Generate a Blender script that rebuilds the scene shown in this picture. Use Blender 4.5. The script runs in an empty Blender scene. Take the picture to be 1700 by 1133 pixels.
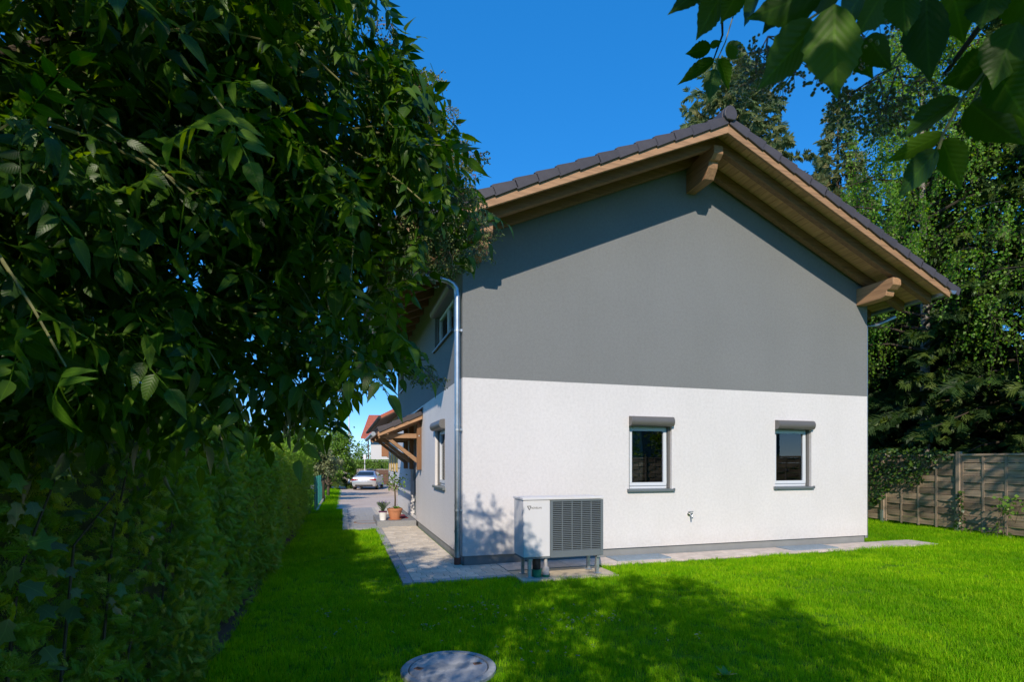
import bpy, bmesh, math, random
import numpy as np
from mathutils import Vector, Matrix, Euler

# ------------------------------------------------------------------ camera, sky, sun, exposure
scene = bpy.context.scene
col = scene.collection
R = math.radians
EYE, F, CX, CY = 1.6, 902.0, 850.0, 768.0
cam_d = bpy.data.cameras.new('camera')
cam = bpy.data.objects.new('camera', cam_d)
col.objects.link(cam)
cam.location = (0, 0, EYE)
cam.rotation_euler = (R(90), 0, 0)
cam_d.sensor_width = 36.0
cam_d.lens = F / 1700 * 36
cam_d.shift_y = (CY - 566.5) / 1700
cam_d.clip_start = 0.05
cam_d.clip_end = 2000
cam_d.dof.use_dof = True
cam_d.dof.focus_distance = 8.5
cam_d.dof.aperture_fstop = 9.0
scene.camera = cam

SUN = Vector((0.142, 1.0916, -0.666)).normalized()       # direction the light travels
w = bpy.data.worlds.new('World'); scene.world = w; w.use_nodes = True
nt = w.node_tree; nt.nodes.clear()
sky = nt.nodes.new('ShaderNodeTexSky'); sky.sky_type = 'NISHITA'; sky.sun_disc = False
sky.sun_elevation = math.asin(-SUN.z)
sky.sun_rotation = math.atan2(-SUN.x, -SUN.y)
sky.altitude = 500; sky.air_density = 0.6; sky.dust_density = 0.0; sky.ozone_density = 6.0
bg = nt.nodes.new('ShaderNodeBackground'); bg.inputs['Strength'].default_value = 0.15
wo = nt.nodes.new('ShaderNodeOutputWorld')
gam = nt.nodes.new('ShaderNodeGamma'); gam.inputs['Gamma'].default_value = 0.5     # evens out the horizon glow
hsv = nt.nodes.new('ShaderNodeHueSaturation'); hsv.inputs['Hue'].default_value = 0.508; hsv.inputs['Saturation'].default_value = 1.72; hsv.inputs['Value'].default_value = 2.78
nt.links.new(sky.outputs[0], gam.inputs[0]); nt.links.new(gam.outputs[0], hsv.inputs['Color']); nt.links.new(hsv.outputs[0], bg.inputs[0]); nt.links.new(bg.outputs[0], wo.inputs[0])
sd = bpy.data.lights.new('sun', 'SUN'); sd.energy = 3.7; sd.angle = R(0.53); sd.color = (1.0, 0.875, 0.73)
so = bpy.data.objects.new('sun', sd); col.objects.link(so)
so.rotation_euler = SUN.to_track_quat('-Z', 'Y').to_euler(); so.location = (-2, -12, 12)
scene.view_settings.view_transform = 'Standard'
scene.view_settings.look = 'None'
scene.view_settings.exposure = 0.30
scene.view_settings.gamma = 1.0

random.seed(7)
rng = np.random.default_rng(7)

# ------------------------------------------------------------------ helpers
ANG = math.radians(17.3)
CORNER = Vector((-0.754, 8.29, 0))
U = Vector((math.cos(ANG), math.sin(ANG), 0))
V = Vector((-math.sin(ANG), math.cos(ANG), 0))

def hw(t, v, z=0.0):
    """house coordinates (along gable, along side wall, up) to world"""
    return CORNER + U * t + V * v + Vector((0, 0, z))

def to_house(x, y):
    dx, dy = x - CORNER.x, y - CORNER.y
    return dx * U.x + dy * U.y, dx * V.x + dy * V.y

def gz(x, y):
    """ground height: level round the house, falling gently towards the street"""
    t, v = to_house(x, y)
    s = min(max((v - 10.0) / 26.0, 0), 1)
    return -0.47 * s * s * (3 - 2 * s)

def at(px, py, Y):
    return Vector(((px - CX) / F * Y, Y, EYE - (py - CY) / F * Y))

def tag(o, label=None, cat=None, group=None, kind=None):
    if label: o['label'] = label
    if cat: o['category'] = cat
    if group: o['group'] = group
    if kind: o['kind'] = kind
    return o

def link(o, parent=None):
    col.objects.link(o)
    if parent is not None: o.parent = parent
    return o

def empty(name, loc=(0, 0, 0), rz=0.0, parent=None):
    o = bpy.data.objects.new(name, None); o.empty_display_size = 0.2
    o.location = loc; o.rotation_euler = (0, 0, rz)
    return link(o, parent)

class MB:
    def __init__(s): s.v = []; s.f = []
    def add(s, vs, fs):
        n = len(s.v); s.v += [tuple(p) for p in vs]; s.f += [tuple(i + n for i in f) for f in fs]; return s
    def box(s, x0, x1, y0, y1, z0, z1):
        return s.add([(x0,y0,z0),(x1,y0,z0),(x1,y1,z0),(x0,y1,z0),(x0,y0,z1),(x1,y0,z1),(x1,y1,z1),(x0,y1,z1)],
                     [(3,2,1,0),(4,5,6,7),(0,1,5,4),(1,2,6,5),(2,3,7,6),(3,0,4,7)])
    def quad(s, *p): return s.add(p, [tuple(range(len(p)))])
    def prism(s, poly, axis, a, b):
        """extrude a 2-D polygon along axis 'x','y','z' from a to b"""
        def P(q, h):
            return {'x': (h, q[0], q[1]), 'y': (q[0], h, q[1]), 'z': (q[0], q[1], h)}[axis]
        n = len(poly)
        vs = [P(q, a) for q in poly] + [P(q, b) for q in poly]
        fs = [tuple(range(n - 1, -1, -1)), tuple(range(n, 2 * n))]
        fs += [(i, (i + 1) % n, (i + 1) % n + n, i + n) for i in range(n)]
        return s.add(vs, fs)
    def tube(s, path, rad, n=8, cap=True):
        path = [Vector(p) for p in path]
        if not hasattr(rad, '__len__'): rad = [rad] * len(path)
        rings = []; up = Vector((0, 0, 1))
        prev = None
        for i, p in enumerate(path):
            d = (path[min(i + 1, len(path) - 1)] - path[max(i - 1, 0)])
            if d.length < 1e-9: d = Vector((0, 0, 1))
            d.normalize()
            if prev is None:
                a = d.cross(up if abs(d.z) < .9 else Vector((1, 0, 0))).normalized()
            else:
                a = (prev - d * prev.dot(d)).normalized()
            prev = a; b = d.cross(a)
            rings.append([p + a * math.cos(2*math.pi*k/n) * rad[i] + b * math.sin(2*math.pi*k/n) * rad[i] for k in range(n)])
        vs = [q for r in rings for q in r]; fs = []
        for i in range(len(rings) - 1):
            for k in range(n):
                k2 = (k + 1) % n
                fs.append((i*n+k, i*n+k2, (i+1)*n+k2, (i+1)*n+k))
        if cap:
            fs.append(tuple(range(n - 1, -1, -1))); fs.append(tuple((len(rings)-1)*n + k for k in range(n)))
        return s.add(vs, fs)
    def lathe(s, prof, n=24, c=(0, 0), cap=True):
        vs = []; fs = []
        for r, z in prof:
            for k in range(n):
                a = 2 * math.pi * k / n
                vs.append((c[0] + r * math.cos(a), c[1] + r * math.sin(a), z))
        for i in range(len(prof) - 1):
            for k in range(n):
                k2 = (k + 1) % n
                fs.append((i*n+k, i*n+k2, (i+1)*n+k2, (i+1)*n+k))
        if cap:
            fs.append(tuple(range(n - 1, -1, -1))); fs.append(tuple((len(prof)-1)*n + k for k in range(n)))
        return s.add(vs, fs)
    def mesh(s, name, mat, bevel=0.0, smooth=False, seg=1):
        me = bpy.data.meshes.new(name)
        me.from_pydata(s.v, [], s.f)
        if bevel > 0:
            bm = bmesh.new(); bm.from_mesh(me)
            bmesh.ops.remove_doubles(bm, verts=bm.verts, dist=1e-5)
            es = [e for e in bm.edges if len(e.link_faces) == 2 and e.calc_face_angle(0) > 0.5]
            bmesh.ops.bevel(bm, geom=es, offset=bevel, segments=seg, affect='EDGES', profile=0.5)
            bm.to_mesh(me); bm.free()
        bm = bmesh.new(); bm.from_mesh(me); bmesh.ops.recalc_face_normals(bm, faces=bm.faces); bm.to_mesh(me); bm.free()
        if mat: me.materials.append(mat)
        if smooth: me.polygons.foreach_set('use_smooth', [True] * len(me.polygons))
        return me
    def build(s, name, mat, parent=None, bevel=0.0, smooth=False, seg=1):
        return link(bpy.data.objects.new(name, s.mesh(name, mat, bevel, smooth, seg)), parent)

def smooth_by_angle(o, deg=40):
    me = o.data
    me.polygons.foreach_set('use_smooth', [True] * len(me.polygons))
    try: me.set_sharp_from_angle(angle=R(deg))
    except Exception: pass
    return o

def inst(mesh, name, parent, loc=(0, 0, 0), rot=(0, 0, 0), scale=(1, 1, 1)):
    o = bpy.data.objects.new(name, mesh); o.location = loc; o.rotation_euler = rot; o.scale = scale
    return link(o, parent)

def np_mesh(name, Vt, Fs, mat, tint=None, lv=None, smooth=False):
    """Vt (n,3), Fs (m,k) arrays"""
    me = bpy.data.meshes.new(name)
    n = len(Vt); m, k = Fs.shape
    me.vertices.add(n); me.vertices.foreach_set('co', np.ascontiguousarray(Vt, dtype=np.float32).ravel())
    me.loops.add(m * k); me.loops.foreach_set('vertex_index', np.ascontiguousarray(Fs, dtype=np.int32).ravel())
    me.polygons.add(m); me.polygons.foreach_set('loop_start', np.arange(0, m * k, k, dtype=np.int32))
    me.update(calc_edges=True)
    if tint is not None:
        a = me.attributes.new('tint', 'FLOAT', 'POINT'); a.data.foreach_set('value', np.ascontiguousarray(tint, dtype=np.float32))
    if lv is not None:
        a = me.attributes.new('lv', 'FLOAT_VECTOR', 'POINT'); a.data.foreach_set('vector', np.ascontiguousarray(lv, dtype=np.float32).ravel())
    if mat: me.materials.append(mat)
    if smooth: me.polygons.foreach_set('use_smooth', np.ones(m, dtype=bool))
    return me

def scatter(name, tv, tf, M, L, mat, parent=None, tint=None, lv=None, smooth=False):
    """N copies of a template (tv, tf) by matrices M (N,3,3) and positions L (N,3), joined into one mesh"""
    tv = np.asarray(tv, float); tf = np.asarray(tf, int)
    N = len(L); n = len(tv)
    P = np.einsum('nij,kj->nki', M, tv) + L[:, None, :]
    Fs = (tf[None] + (np.arange(N) * n)[:, None, None]).reshape(-1, tf.shape[1])
    if tint is None: tint = rng.random(N)
    me = np_mesh(name, P.reshape(-1, 3), Fs, mat, np.repeat(tint, n), np.tile(np.asarray(lv, float), (N, 1)) if lv is not None else None, smooth)
    return link(bpy.data.objects.new(name, me), parent)

def norm(a): return a / np.maximum(np.linalg.norm(a, axis=-1, keepdims=True), 1e-9)

def frames(D, Nn):
    """matrices whose columns are x = D, z ~ Nn"""
    x = norm(D); y = norm(np.cross(Nn, x)); z = np.cross(x, y)
    return np.stack([x, y, z], axis=-1)

def rand_dirs(n):
    return norm(rng.normal(size=(n, 3)))

# ------------------------------------------------------------------ materials
def mat_new(name):
    m = bpy.data.materials.new(name); m.use_nodes = True
    nt = m.node_tree; b = nt.nodes['Principled BSDF']
    return m, nt, b

def N(nt, t, **kw):
    n = nt.nodes.new(t)
    for k, v in kw.items():
        if k in n.inputs: n.inputs[k].default_value = v
        else: setattr(n, k, v)
    return n

def noise(nt, scale, detail=4, rough=.6, coord='Object', stretch=None):
    tc = N(nt, 'ShaderNodeTexCoord')
    nz = N(nt, 'ShaderNodeTexNoise'); nz.inputs['Scale'].default_value = scale
    nz.inputs['Detail'].default_value = detail; nz.inputs['Roughness'].default_value = rough
    if stretch:
        mp = N(nt, 'ShaderNodeMapping'); mp.inputs['Scale'].default_value = stretch
        nt.links.new(tc.outputs[coord], mp.inputs[0]); nt.links.new(mp.outputs[0], nz.inputs['Vector'])
    else:
        nt.links.new(tc.outputs[coord], nz.inputs['Vector'])
    return nz

def ramp(nt, src, stops):
    r = N(nt, 'ShaderNodeValToRGB')
    el = r.color_ramp.elements
    while len(el) < len(stops): el.new(0.5)
    for e, (p, c) in zip(el, stops): e.position = p; e.color = (*c, 1)
    nt.links.new(src, r.inputs[0]); return r

def bump(nt, b, src, strength, dist=0.01):
    bp = N(nt, 'ShaderNodeBump'); bp.inputs['Strength'].default_value = strength; bp.inputs['Distance'].default_value = dist
    nt.links.new(src, bp.inputs['Height']); nt.links.new(bp.outputs[0], b.inputs['Normal']); return bp

def M_simple(name, c, rough=.6, metal=0, var=.12, scale=6, bmp=0, bscale=60, bdist=.003, spec=.5, coord='Object', objvar=0.0):
    m, nt, b = mat_new(name)
    nz = noise(nt, scale, 5, .65, coord)
    lo = tuple(x * (1 - var) for x in c); hi = tuple(min(1, x * (1 + var)) for x in c)
    r = ramp(nt, nz.outputs['Fac'], [(.3, lo), (.7, hi)])
    out = r.outputs[0]
    if objvar:
        oi = N(nt, 'ShaderNodeObjectInfo')
        mr = N(nt, 'ShaderNodeMapRange'); mr.inputs['To Min'].default_value = 1 - objvar; mr.inputs['To Max'].default_value = 1 + objvar
        nt.links.new(oi.outputs['Random'], mr.inputs['Value'])
        mx = N(nt, 'ShaderNodeMix', data_type='RGBA', blend_type='MULTIPLY'); mx.inputs[0].default_value = 1
        cb = N(nt, 'ShaderNodeCombineColor')
        for i in range(3): nt.links.new(mr.outputs[0], cb.inputs[i])
        nt.links.new(out, mx.inputs[6]); nt.links.new(cb.outputs[0], mx.inputs[7]); out = mx.outputs[2]
    nt.links.new(out, b.inputs['Base Color'])
    b.inputs['Roughness'].default_value = rough; b.inputs['Metallic'].default_value = metal
    b.inputs['Specular IOR Level'].default_value = spec
    if bmp:
        n2 = noise(nt, bscale, 4, .6, coord); bump(nt, b, n2.outputs['Fac'], bmp, bdist)
    return m

def M_wood(name, c, axis, rough=.65, dark=.55, objvar=.18):
    m, nt, b = mat_new(name)
    st = {'x': (.6, 14, 14), 'y': (14, .6, 14), 'z': (14, 14, .6)}[axis]
    n1 = noise(nt, 2.2, 6, .6, 'Object', st)
    n2 = noise(nt, 9, 4, .7, 'Object', st)
    r1 = ramp(nt, n1.outputs['Fac'], [(.25, tuple(x * dark for x in c)), (.55, c), (.8, tuple(min(1, x * 1.25) for x in c))])
    # knots
    tc = N(nt, 'ShaderNodeTexCoord'); mp = N(nt, 'ShaderNodeMapping')
    mp.inputs['Scale'].default_value = {'x': (.9, 5, 5), 'y': (5, .9, 5), 'z': (5, 5, .9)}[axis]
    vo = N(nt, 'ShaderNodeTexVoronoi'); vo.inputs['Scale'].default_value = 1.6
    nt.links.new(tc.outputs['Object'], mp.inputs[0]); nt.links.new(mp.outputs[0], vo.inputs['Vector'])
    rk = ramp(nt, vo.outputs['Distance'], [(.0, (.25, .2, .16)), (.1, (1, 1, 1))])
    mx = N(nt, 'ShaderNodeMix', data_type='RGBA', blend_type='MULTIPLY'); mx.inputs[0].default_value = .6
    nt.links.new(r1.outputs[0], mx.inputs[6]); nt.links.new(rk.outputs[0], mx.inputs[7])
    oi = N(nt, 'ShaderNodeObjectInfo'); mr = N(nt, 'ShaderNodeMapRange')
    mr.inputs['To Min'].default_value = 1 - objvar; mr.inputs['To Max'].default_value = 1 + objvar
    nt.links.new(oi.outputs['Random'], mr.inputs['Value'])
    hs = N(nt, 'ShaderNodeHueSaturation'); nt.links.new(mr.outputs[0], hs.inputs['Value']); nt.links.new(mx.outputs[2], hs.inputs['Color'])
    nt.links.new(hs.outputs[0], b.inputs['Base Color'])
    b.inputs['Roughness'].default_value = rough; b.inputs['Specular IOR Level'].default_value = .3
    bump(nt, b, n2.outputs['Fac'], .25, .002)
    return m

def M_stucco(name, c, dirt=.0, g=1.0):
    m, nt, b = mat_new(name)
    n0 = noise(nt, .55, 4, .6); n1 = noise(nt, 85, 3, .75); n2 = noise(nt, 22, 4, .65); n3 = noise(nt, 1.3, 5, .6, 'Object', (1, 1, .25))
    r = ramp(nt, n0.outputs['Fac'], [(.3, tuple(x * .95 for x in c)), (.7, tuple(min(1, x * 1.015) for x in c))])
    r2 = ramp(nt, n1.outputs['Fac'], [(.34, (1 - .22 * g,) * 3), (.55, (1, 1, 1)), (.72, (1 + .06 * g,) * 3)])
    r3 = ramp(nt, n2.outputs['Fac'], [(.3, (.92, .92, .92)), (.6, (1.02, 1.02, 1.02))])
    r4 = ramp(nt, n3.outputs['Fac'], [(.35, (.965, .965, .96)), (.6, (1, 1, 1))])
    out = r.outputs[0]
    for q in (r2, r3, r4):
        mx = N(nt, 'ShaderNodeMix', data_type='RGBA', blend_type='MULTIPLY'); mx.inputs[0].default_value = 1
        nt.links.new(out, mx.inputs[6]); nt.links.new(q.outputs[0], mx.inputs[7]); out = mx.outputs[2]
    if dirt:
        # rain splash along the foot of the wall, patchy
        tc = N(nt, 'ShaderNodeTexCoord'); sp = N(nt, 'ShaderNodeSeparateXYZ'); nt.links.new(tc.outputs['Object'], sp.inputs[0])
        nd = noise(nt, 7, 5, .7); ad = N(nt, 'ShaderNodeMath', operation='MULTIPLY_ADD'); ad.inputs[1].default_value = .45
        nt.links.new(nd.outputs['Fac'], ad.inputs[0]); nt.links.new(sp.outputs[2], ad.inputs[2])
        rd = ramp(nt, ad.outputs[0], [(.36, (.80, .78, .74)), (.62, (1, 1, 1))])
        mx = N(nt, 'ShaderNodeMix', data_type='RGBA', blend_type='MULTIPLY'); mx.inputs[0].default_value = dirt
        nt.links.new(out, mx.inputs[6]); nt.links.new(rd.outputs[0], mx.inputs[7]); out = mx.outputs[2]
    nt.links.new(out, b.inputs['Base Color'])
    b.inputs['Roughness'].default_value = .92; b.inputs['Specular IOR Level'].default_value = .15
    ad = N(nt, 'ShaderNodeMath', operation='MULTIPLY_ADD'); ad.inputs[1].default_value = .6
    nt.links.new(n2.outputs['Fac'], ad.inputs[0]); nt.links.new(n1.outputs['Fac'], ad.inputs[2])
    bump(nt, b, ad.outputs[0], .35 + .3 * g, .007)
    return m

def M_leaf(name, c0, c1, c2, rough=.5, transl=.3, veins=False, spec=.4, tcol=None):
    """foliage: colour by the leaf's own tint, part of the light passing through"""
    m, nt, b = mat_new(name)
    at_ = N(nt, 'ShaderNodeAttribute', attribute_name='tint')
    oi = N(nt, 'ShaderNodeObjectInfo')
    ad = N(nt, 'ShaderNodeMath', operation='ADD'); fr = N(nt, 'ShaderNodeMath', operation='FRACT')
    nt.links.new(at_.outputs['Fac'], ad.inputs[0]); nt.links.new(oi.outputs['Random'], ad.inputs[1]); nt.links.new(ad.outputs[0], fr.inputs[0])
    r = ramp(nt, fr.outputs[0], [(0, c0), (.55, c1), (1, c2)])
    out = r.outputs[0]
    if veins:
        lv = N(nt, 'ShaderNodeAttribute', attribute_name='lv'); sp = N(nt, 'ShaderNodeSeparateXYZ'); nt.links.new(lv.outputs['Vector'], sp.inputs[0])
        ab = N(nt, 'ShaderNodeMath', operation='ABSOLUTE'); nt.links.new(sp.outputs[1], ab.inputs[0])
        a1 = N(nt, 'ShaderNodeMath', operation='MULTIPLY_ADD'); a1.inputs[1].default_value = -.9
        nt.links.new(ab.outputs[0], a1.inputs[0]); nt.links.new(sp.outputs[0], a1.inputs[2])
        a2 = N(nt, 'ShaderNodeMath', operation='MULTIPLY'); a2.inputs[1].default_value = 58; nt.links.new(a1.outputs[0], a2.inputs[0])
        a3 = N(nt, 'ShaderNodeMath', operation='SINE'); nt.links.new(a2.outputs[0], a3.inputs[0])
        rv = ramp(nt, a3.outputs[0], [(.93, (1, 1, 1)), (1, (1.16, 1.16, 1.1))])
        rm = ramp(nt, ab.outputs[0], [(.008, (1.45, 1.4, 1.3)), (.022, (1, 1, 1))])
        mx = N(nt, 'ShaderNodeMix', data_type='RGBA', blend_type='MULTIPLY'); mx.inputs[0].default_value = 1
        mx2 = N(nt, 'ShaderNodeMix', data_type='RGBA', blend_type='MULTIPLY'); mx2.inputs[0].default_value = 1
        nt.links.new(out, mx.inputs[6]); nt.links.new(rv.outputs[0], mx.inputs[7])
        nt.links.new(mx.outputs[2], mx2.inputs[6]); nt.links.new(rm.outputs[0], mx2.inputs[7]); out = mx2.outputs[2]
        bump(nt, b, a3.outputs[0], .10, .002)
    nt.links.new(out, b.inputs['Base Color'])
    b.inputs['Roughness'].default_value = rough; b.inputs['Specular IOR Level'].default_value = spec
    if transl:
        tr = N(nt, 'ShaderNodeBsdfTranslucent')
        hs = N(nt, 'ShaderNodeHueSaturation'); hs.inputs['Hue'].default_value = .48; hs.inputs['Saturation'].default_value = 1.15; hs.inputs['Value'].default_value = 1.5
        nt.links.new(out, hs.inputs['Color']); nt.links.new(hs.outputs[0], tr.inputs[0])
        ms = N(nt, 'ShaderNodeMixShader'); ms.inputs[0].default_value = transl
        nt.links.new(b.outputs[0], ms.inputs[1]); nt.links.new(tr.outputs[0], ms.inputs[2])
        nt.links.new(ms.outputs[0], nt.nodes['Material Output'].inputs[0])
    return m

def M_glass(name, tint=(.75, .8, .8), boost=1.0):
    m, nt, b = mat_new(name)
    nt.nodes.remove(b)
    tr = N(nt, 'ShaderNodeBsdfTransparent'); tr.inputs[0].default_value = (*tint, 1)
    gl = N(nt, 'ShaderNodeBsdfGlossy'); gl.inputs['Roughness'].default_value = .01
    fr = N(nt, 'ShaderNodeFresnel'); fr.inputs[0].default_value = 1.95
    ms = N(nt, 'ShaderNodeMixShader')
    nt.links.new(fr.outputs[0], ms.inputs[0]); nt.links.new(tr.outputs[0], ms.inputs[1]); nt.links.new(gl.outputs[0], ms.inputs[2])
    nt.links.new(ms.outputs[0], nt.nodes['Material Output'].inputs[0])
    return m

MAT = {}
MAT['white_stucco'] = M_stucco('white_stucco', (.69, .675, .67), .4, .22)
MAT['grey_stucco'] = M_stucco('grey_stucco', (.212, .224, .226), 0, .8)
MAT['plinth'] = M_simple('plinth_grey', (.24, .25, .25), .85, 0, .08, 3, .3, 90)
MAT['woodx'] = M_wood('stained_wood_x', (.37, .215, .115), 'x')
MAT['woody'] = M_wood('stained_wood_y', (.37, .215, .115), 'y')
MAT['rafter'] = M_wood('rafter_wood_shaded', (.25, .14, .072), 'x', .65, .6, .12)  # darker copy of the stained wood, with the shade put into its colour
MAT['soffit'] = M_wood('soffit_wood_lit', (.56, .33, .17), 'y', .65, .75, .12)  # bounced light from the ground painted in as a lighter, redder tone
MAT['woodz'] = M_wood('stained_wood_z', (.22, .115, .055), 'z')
MAT['tile'] = M_simple('anthracite_tile', (.062, .055, .06), .55, 0, .12, 9, .25, 140, .002, objvar=.12)
MAT['zinc'] = M_simple('zinc', (.40, .445, .48), .38, .85, .18, 5)
MAT['zinc_dark'] = M_simple('galvanised', (.5, .53, .54), .45, .8, .2, 14)
MAT['grate'] = M_simple('grate_steel', (.27, .34, .40), .5, .3, .15, 14)
MAT['rust'] = M_simple('rust_red', (.16, .05, .035), .7)
MAT['frame'] = M_simple('window_frame', (.62, .66, .70), .4, 0, .02)
MAT['alu'] = M_simple('shutter_aluminium', (.155, .15, .142), .45, .3, .04)
MAT['sill'] = M_simple('sill_aluminium', (.20, .23, .245), .4, .4, .06)
MAT['glass'] = M_glass('pane_glass')
MAT['room'] = M_simple('room_wall', (.5, .48, .45), .9)
MAT['paver'] = M_simple('paver_concrete', (.60, .53, .43), .9, 0, .16, 18, .5, 160, .003, objvar=.13)
MAT['paver_dark'] = M_simple('border_stone', (.33, .335, .34), .9, 0, .14, 18, .5, 160, .003, objvar=.1)
MAT['slab'] = M_simple('concrete_slab', (.58, .50, .43), .9, 0, .2, 5, .4, 120, .003, objvar=.08)
MAT['joint'] = M_simple('joint_sand', (.16, .145, .12), .95, 0, .3, 60)
MAT['step'] = M_simple('step_granite', (.24, .245, .25), .8, 0, .2, 70, .2, 150, objvar=.06)
MAT['drive'] = M_simple('driveway_asphalt', (.58, .47, .39), .9, 0, .14, .9, .5, 130, .004, coord='Object')
MAT['street'] = M_simple('street_asphalt', (.30, .29, .28), .9, 0, .1, 1.5)
MAT['hp_white'] = M_simple('powder_coat_white', (.66, .655, .66), .4, 0, .03, 3)
MAT['hp_dark'] = M_simple('powder_coat_slate', (.13, .155, .17), .45, 0, .05, 3)
MAT['black'] = M_simple('black_void', (.012, .012, .013), .6)
MAT['logo'] = M_simple('logo_ink', (.02, .02, .022), .5)
MAT['green_plastic'] = M_simple('green_plastic', (.01, .16, .09), .4)
MAT['grey_plastic'] = M_simple('grey_plastic', (.42, .40, .39), .5)
MAT['pad'] = M_simple('pad_concrete', (.52, .44, .32), .9, 0, .18, 8, .3, 120)
MAT['brass'] = M_simple('chrome', (.55, .55, .55), .2, 1, .05)
MAT['terracotta'] = M_simple('terracotta', (.46, .19, .09), .8, 0, .15, 12)
MAT['white_pot'] = M_simple('white_ceramic', (.75, .75, .74), .3)
MAT['red_mat'] = M_simple('red_doormat', (.22, .02, .03), .95, 0, .2, 60)
MAT['soil'] = M_simple('soil', (.10, .07, .042), 1, 0, .4, 30, .6, 60, .01)
MAT['bark'] = M_simple('bark', (.10, .075, .05), .95, 0, .35, 14, .8, 40, .01)
MAT['bark_dark'] = M_simple('bark_dark', (.05, .038, .025), .95, 0, .35, 14, .8, 40, .01)
MAT['twig'] = M_simple('green_twig', (.22, .22, .09), .7, 0, .3, 20)
MAT['redstem'] = M_simple('red_stem', (.20, .11, .06), .6, 0, .3, 20)
MAT['fencewood'] = M_wood('weathered_fence_wood', (.37, .275, .185), 'x', .85, .45, .35)
MAT['fencepost'] = M_wood('weathered_post_wood', (.36, .28, .2), 'z', .85, .5, .1)
MAT['cover'] = M_simple('manhole_concrete', (.30, .32, .33), .85, 0, .3, 9, .5, 60, .004)
MAT['rusty'] = M_simple('rusty_iron', (.26, .13, .075), .8, 0, .3, 20)

def M_manhole():
    m, nt, b = mat_new('manhole_lid_concrete')
    n1 = noise(nt, 5, 8, .62); n2 = noise(nt, 60, 4, .6)
    r = ramp(nt, n1.outputs['Fac'], [(.35, (.235, .255, .27)), (.49, (.30, .315, .325)), (.52, (.42, .43, .43)), (.62, (.34, .35, .36))])
    nt.links.new(r.outputs[0], b.inputs['Base Color']); b.inputs['Roughness'].default_value = .85
    bump(nt, b, n1.outputs['Fac'], .5, .01)
    return m
MAT['lid'] = M_manhole()
# foliage
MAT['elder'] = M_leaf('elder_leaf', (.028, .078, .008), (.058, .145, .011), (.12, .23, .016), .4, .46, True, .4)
MAT['elder_near'] = M_leaf('elder_leaf_darkened', (.025, .075, .007), (.042, .112, .009), (.068, .15, .012), .42, .34, True, .35)  # same elder leaf in darker colours, toning down the sunlight passing through
MAT['elder_yellow'] = M_leaf('elder_leaf_yellow', (.18, .17, .02), (.20, .19, .02), (.16, .17, .03), .5, .35, True)
MAT['maple'] = M_leaf('maple_leaf', (.08, .14, .05), (.12, .20, .07), (.10, .26, .03), .35, .35, True, .6)
MAT['thuja'] = M_leaf('thuja_spray', (.12, .24, .02), (.22, .41, .03), (.42, .50, .08), .45, .4, spec=.5)
MAT['thuja_far'] = M_leaf('thuja_spray_far', (.12, .26, .02), (.18, .36, .028), (.28, .44, .05), .6, .35)
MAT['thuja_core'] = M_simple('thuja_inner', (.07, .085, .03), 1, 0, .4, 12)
MAT['spruce'] = M_leaf('spruce_needles', (.026, .06, .014), (.05, .105, .02), (.13, .19, .035), .55, .35)
MAT['fir'] = M_leaf('fir_needles', (.13, .19, .08), (.19, .26, .11), (.32, .31, .14), .6, .42)
MAT['birch'] = M_leaf('birch_leaf', (.09, .22, .02), (.15, .33, .03), (.27, .42, .06), .4, .5)
MAT['bush'] = M_leaf('bush_leaf', (.09, .19, .02), (.14, .27, .03), (.2, .33, .05), .5, .3)
MAT['bush_var'] = M_leaf('variegated_leaf', (.10, .15, .04), (.2, .24, .1), (.36, .36, .22), .5, .25)
MAT['ivy'] = M_leaf('ivy_leaf', (.02, .055, .014), (.03, .08, .018), (.10, .18, .02), .4, .25)
MAT['tree'] = M_leaf('deciduous_leaf', (.03, .07, .012), (.05, .10, .016), (.07, .13, .02), .5, .35)
MAT['grass'] = M_leaf('grass_blade', (.11, .35, .003), (.20, .50, .004), (.38, .62, .02), .6, .42, spec=.04)
def grass_patches(m):
    nt = m.node_tree; b = nt.nodes['Principled BSDF']
    oi = N(nt, 'ShaderNodeObjectInfo')
    for sc, lo, hi in ((.55, (.72, .80, .9), (1.18, 1.08, 1.0)), (2.6, (.86, .9, 1), (1.22, 1.06, 1.1))):
        nz = N(nt, 'ShaderNodeTexNoise'); nz.inputs['Scale'].default_value = sc; nz.inputs['Detail'].default_value = 3
        nt.links.new(oi.outputs['Location'], nz.inputs['Vector'])
        r = ramp(nt, nz.outputs['Fac'], [(.36, lo), (.64, hi)])
        for dst in (b.inputs['Base Color'], [n for n in nt.nodes if n.type == 'HUE_SAT'][0].inputs['Color']):
            old = dst.links[0].from_socket
            mx = N(nt, 'ShaderNodeMix', data_type='RGBA', blend_type='MULTIPLY'); mx.inputs[0].default_value = 1
            nt.links.new(old, mx.inputs[6]); nt.links.new(r.outputs[0], mx.inputs[7]); nt.links.new(mx.outputs[2], dst)
grass_patches(MAT['grass'])
MAT['clover'] = M_leaf('clover_leaf', (.09, .15, .06), (.14, .2, .1), (.2, .26, .16), .5, .2)
MAT['berry'] = M_simple('elder_berry', (.17, .21, .07), .35, 0, .5, 40)
MAT['lavender'] = M_leaf('lavender_leaf', (.08, .13, .07), (.1, .16, .08), (.12, .18, .1), .6, .2)
MAT['lavflower'] = M_simple('lavender_flower', (.16, .11, .3), .7)

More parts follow.
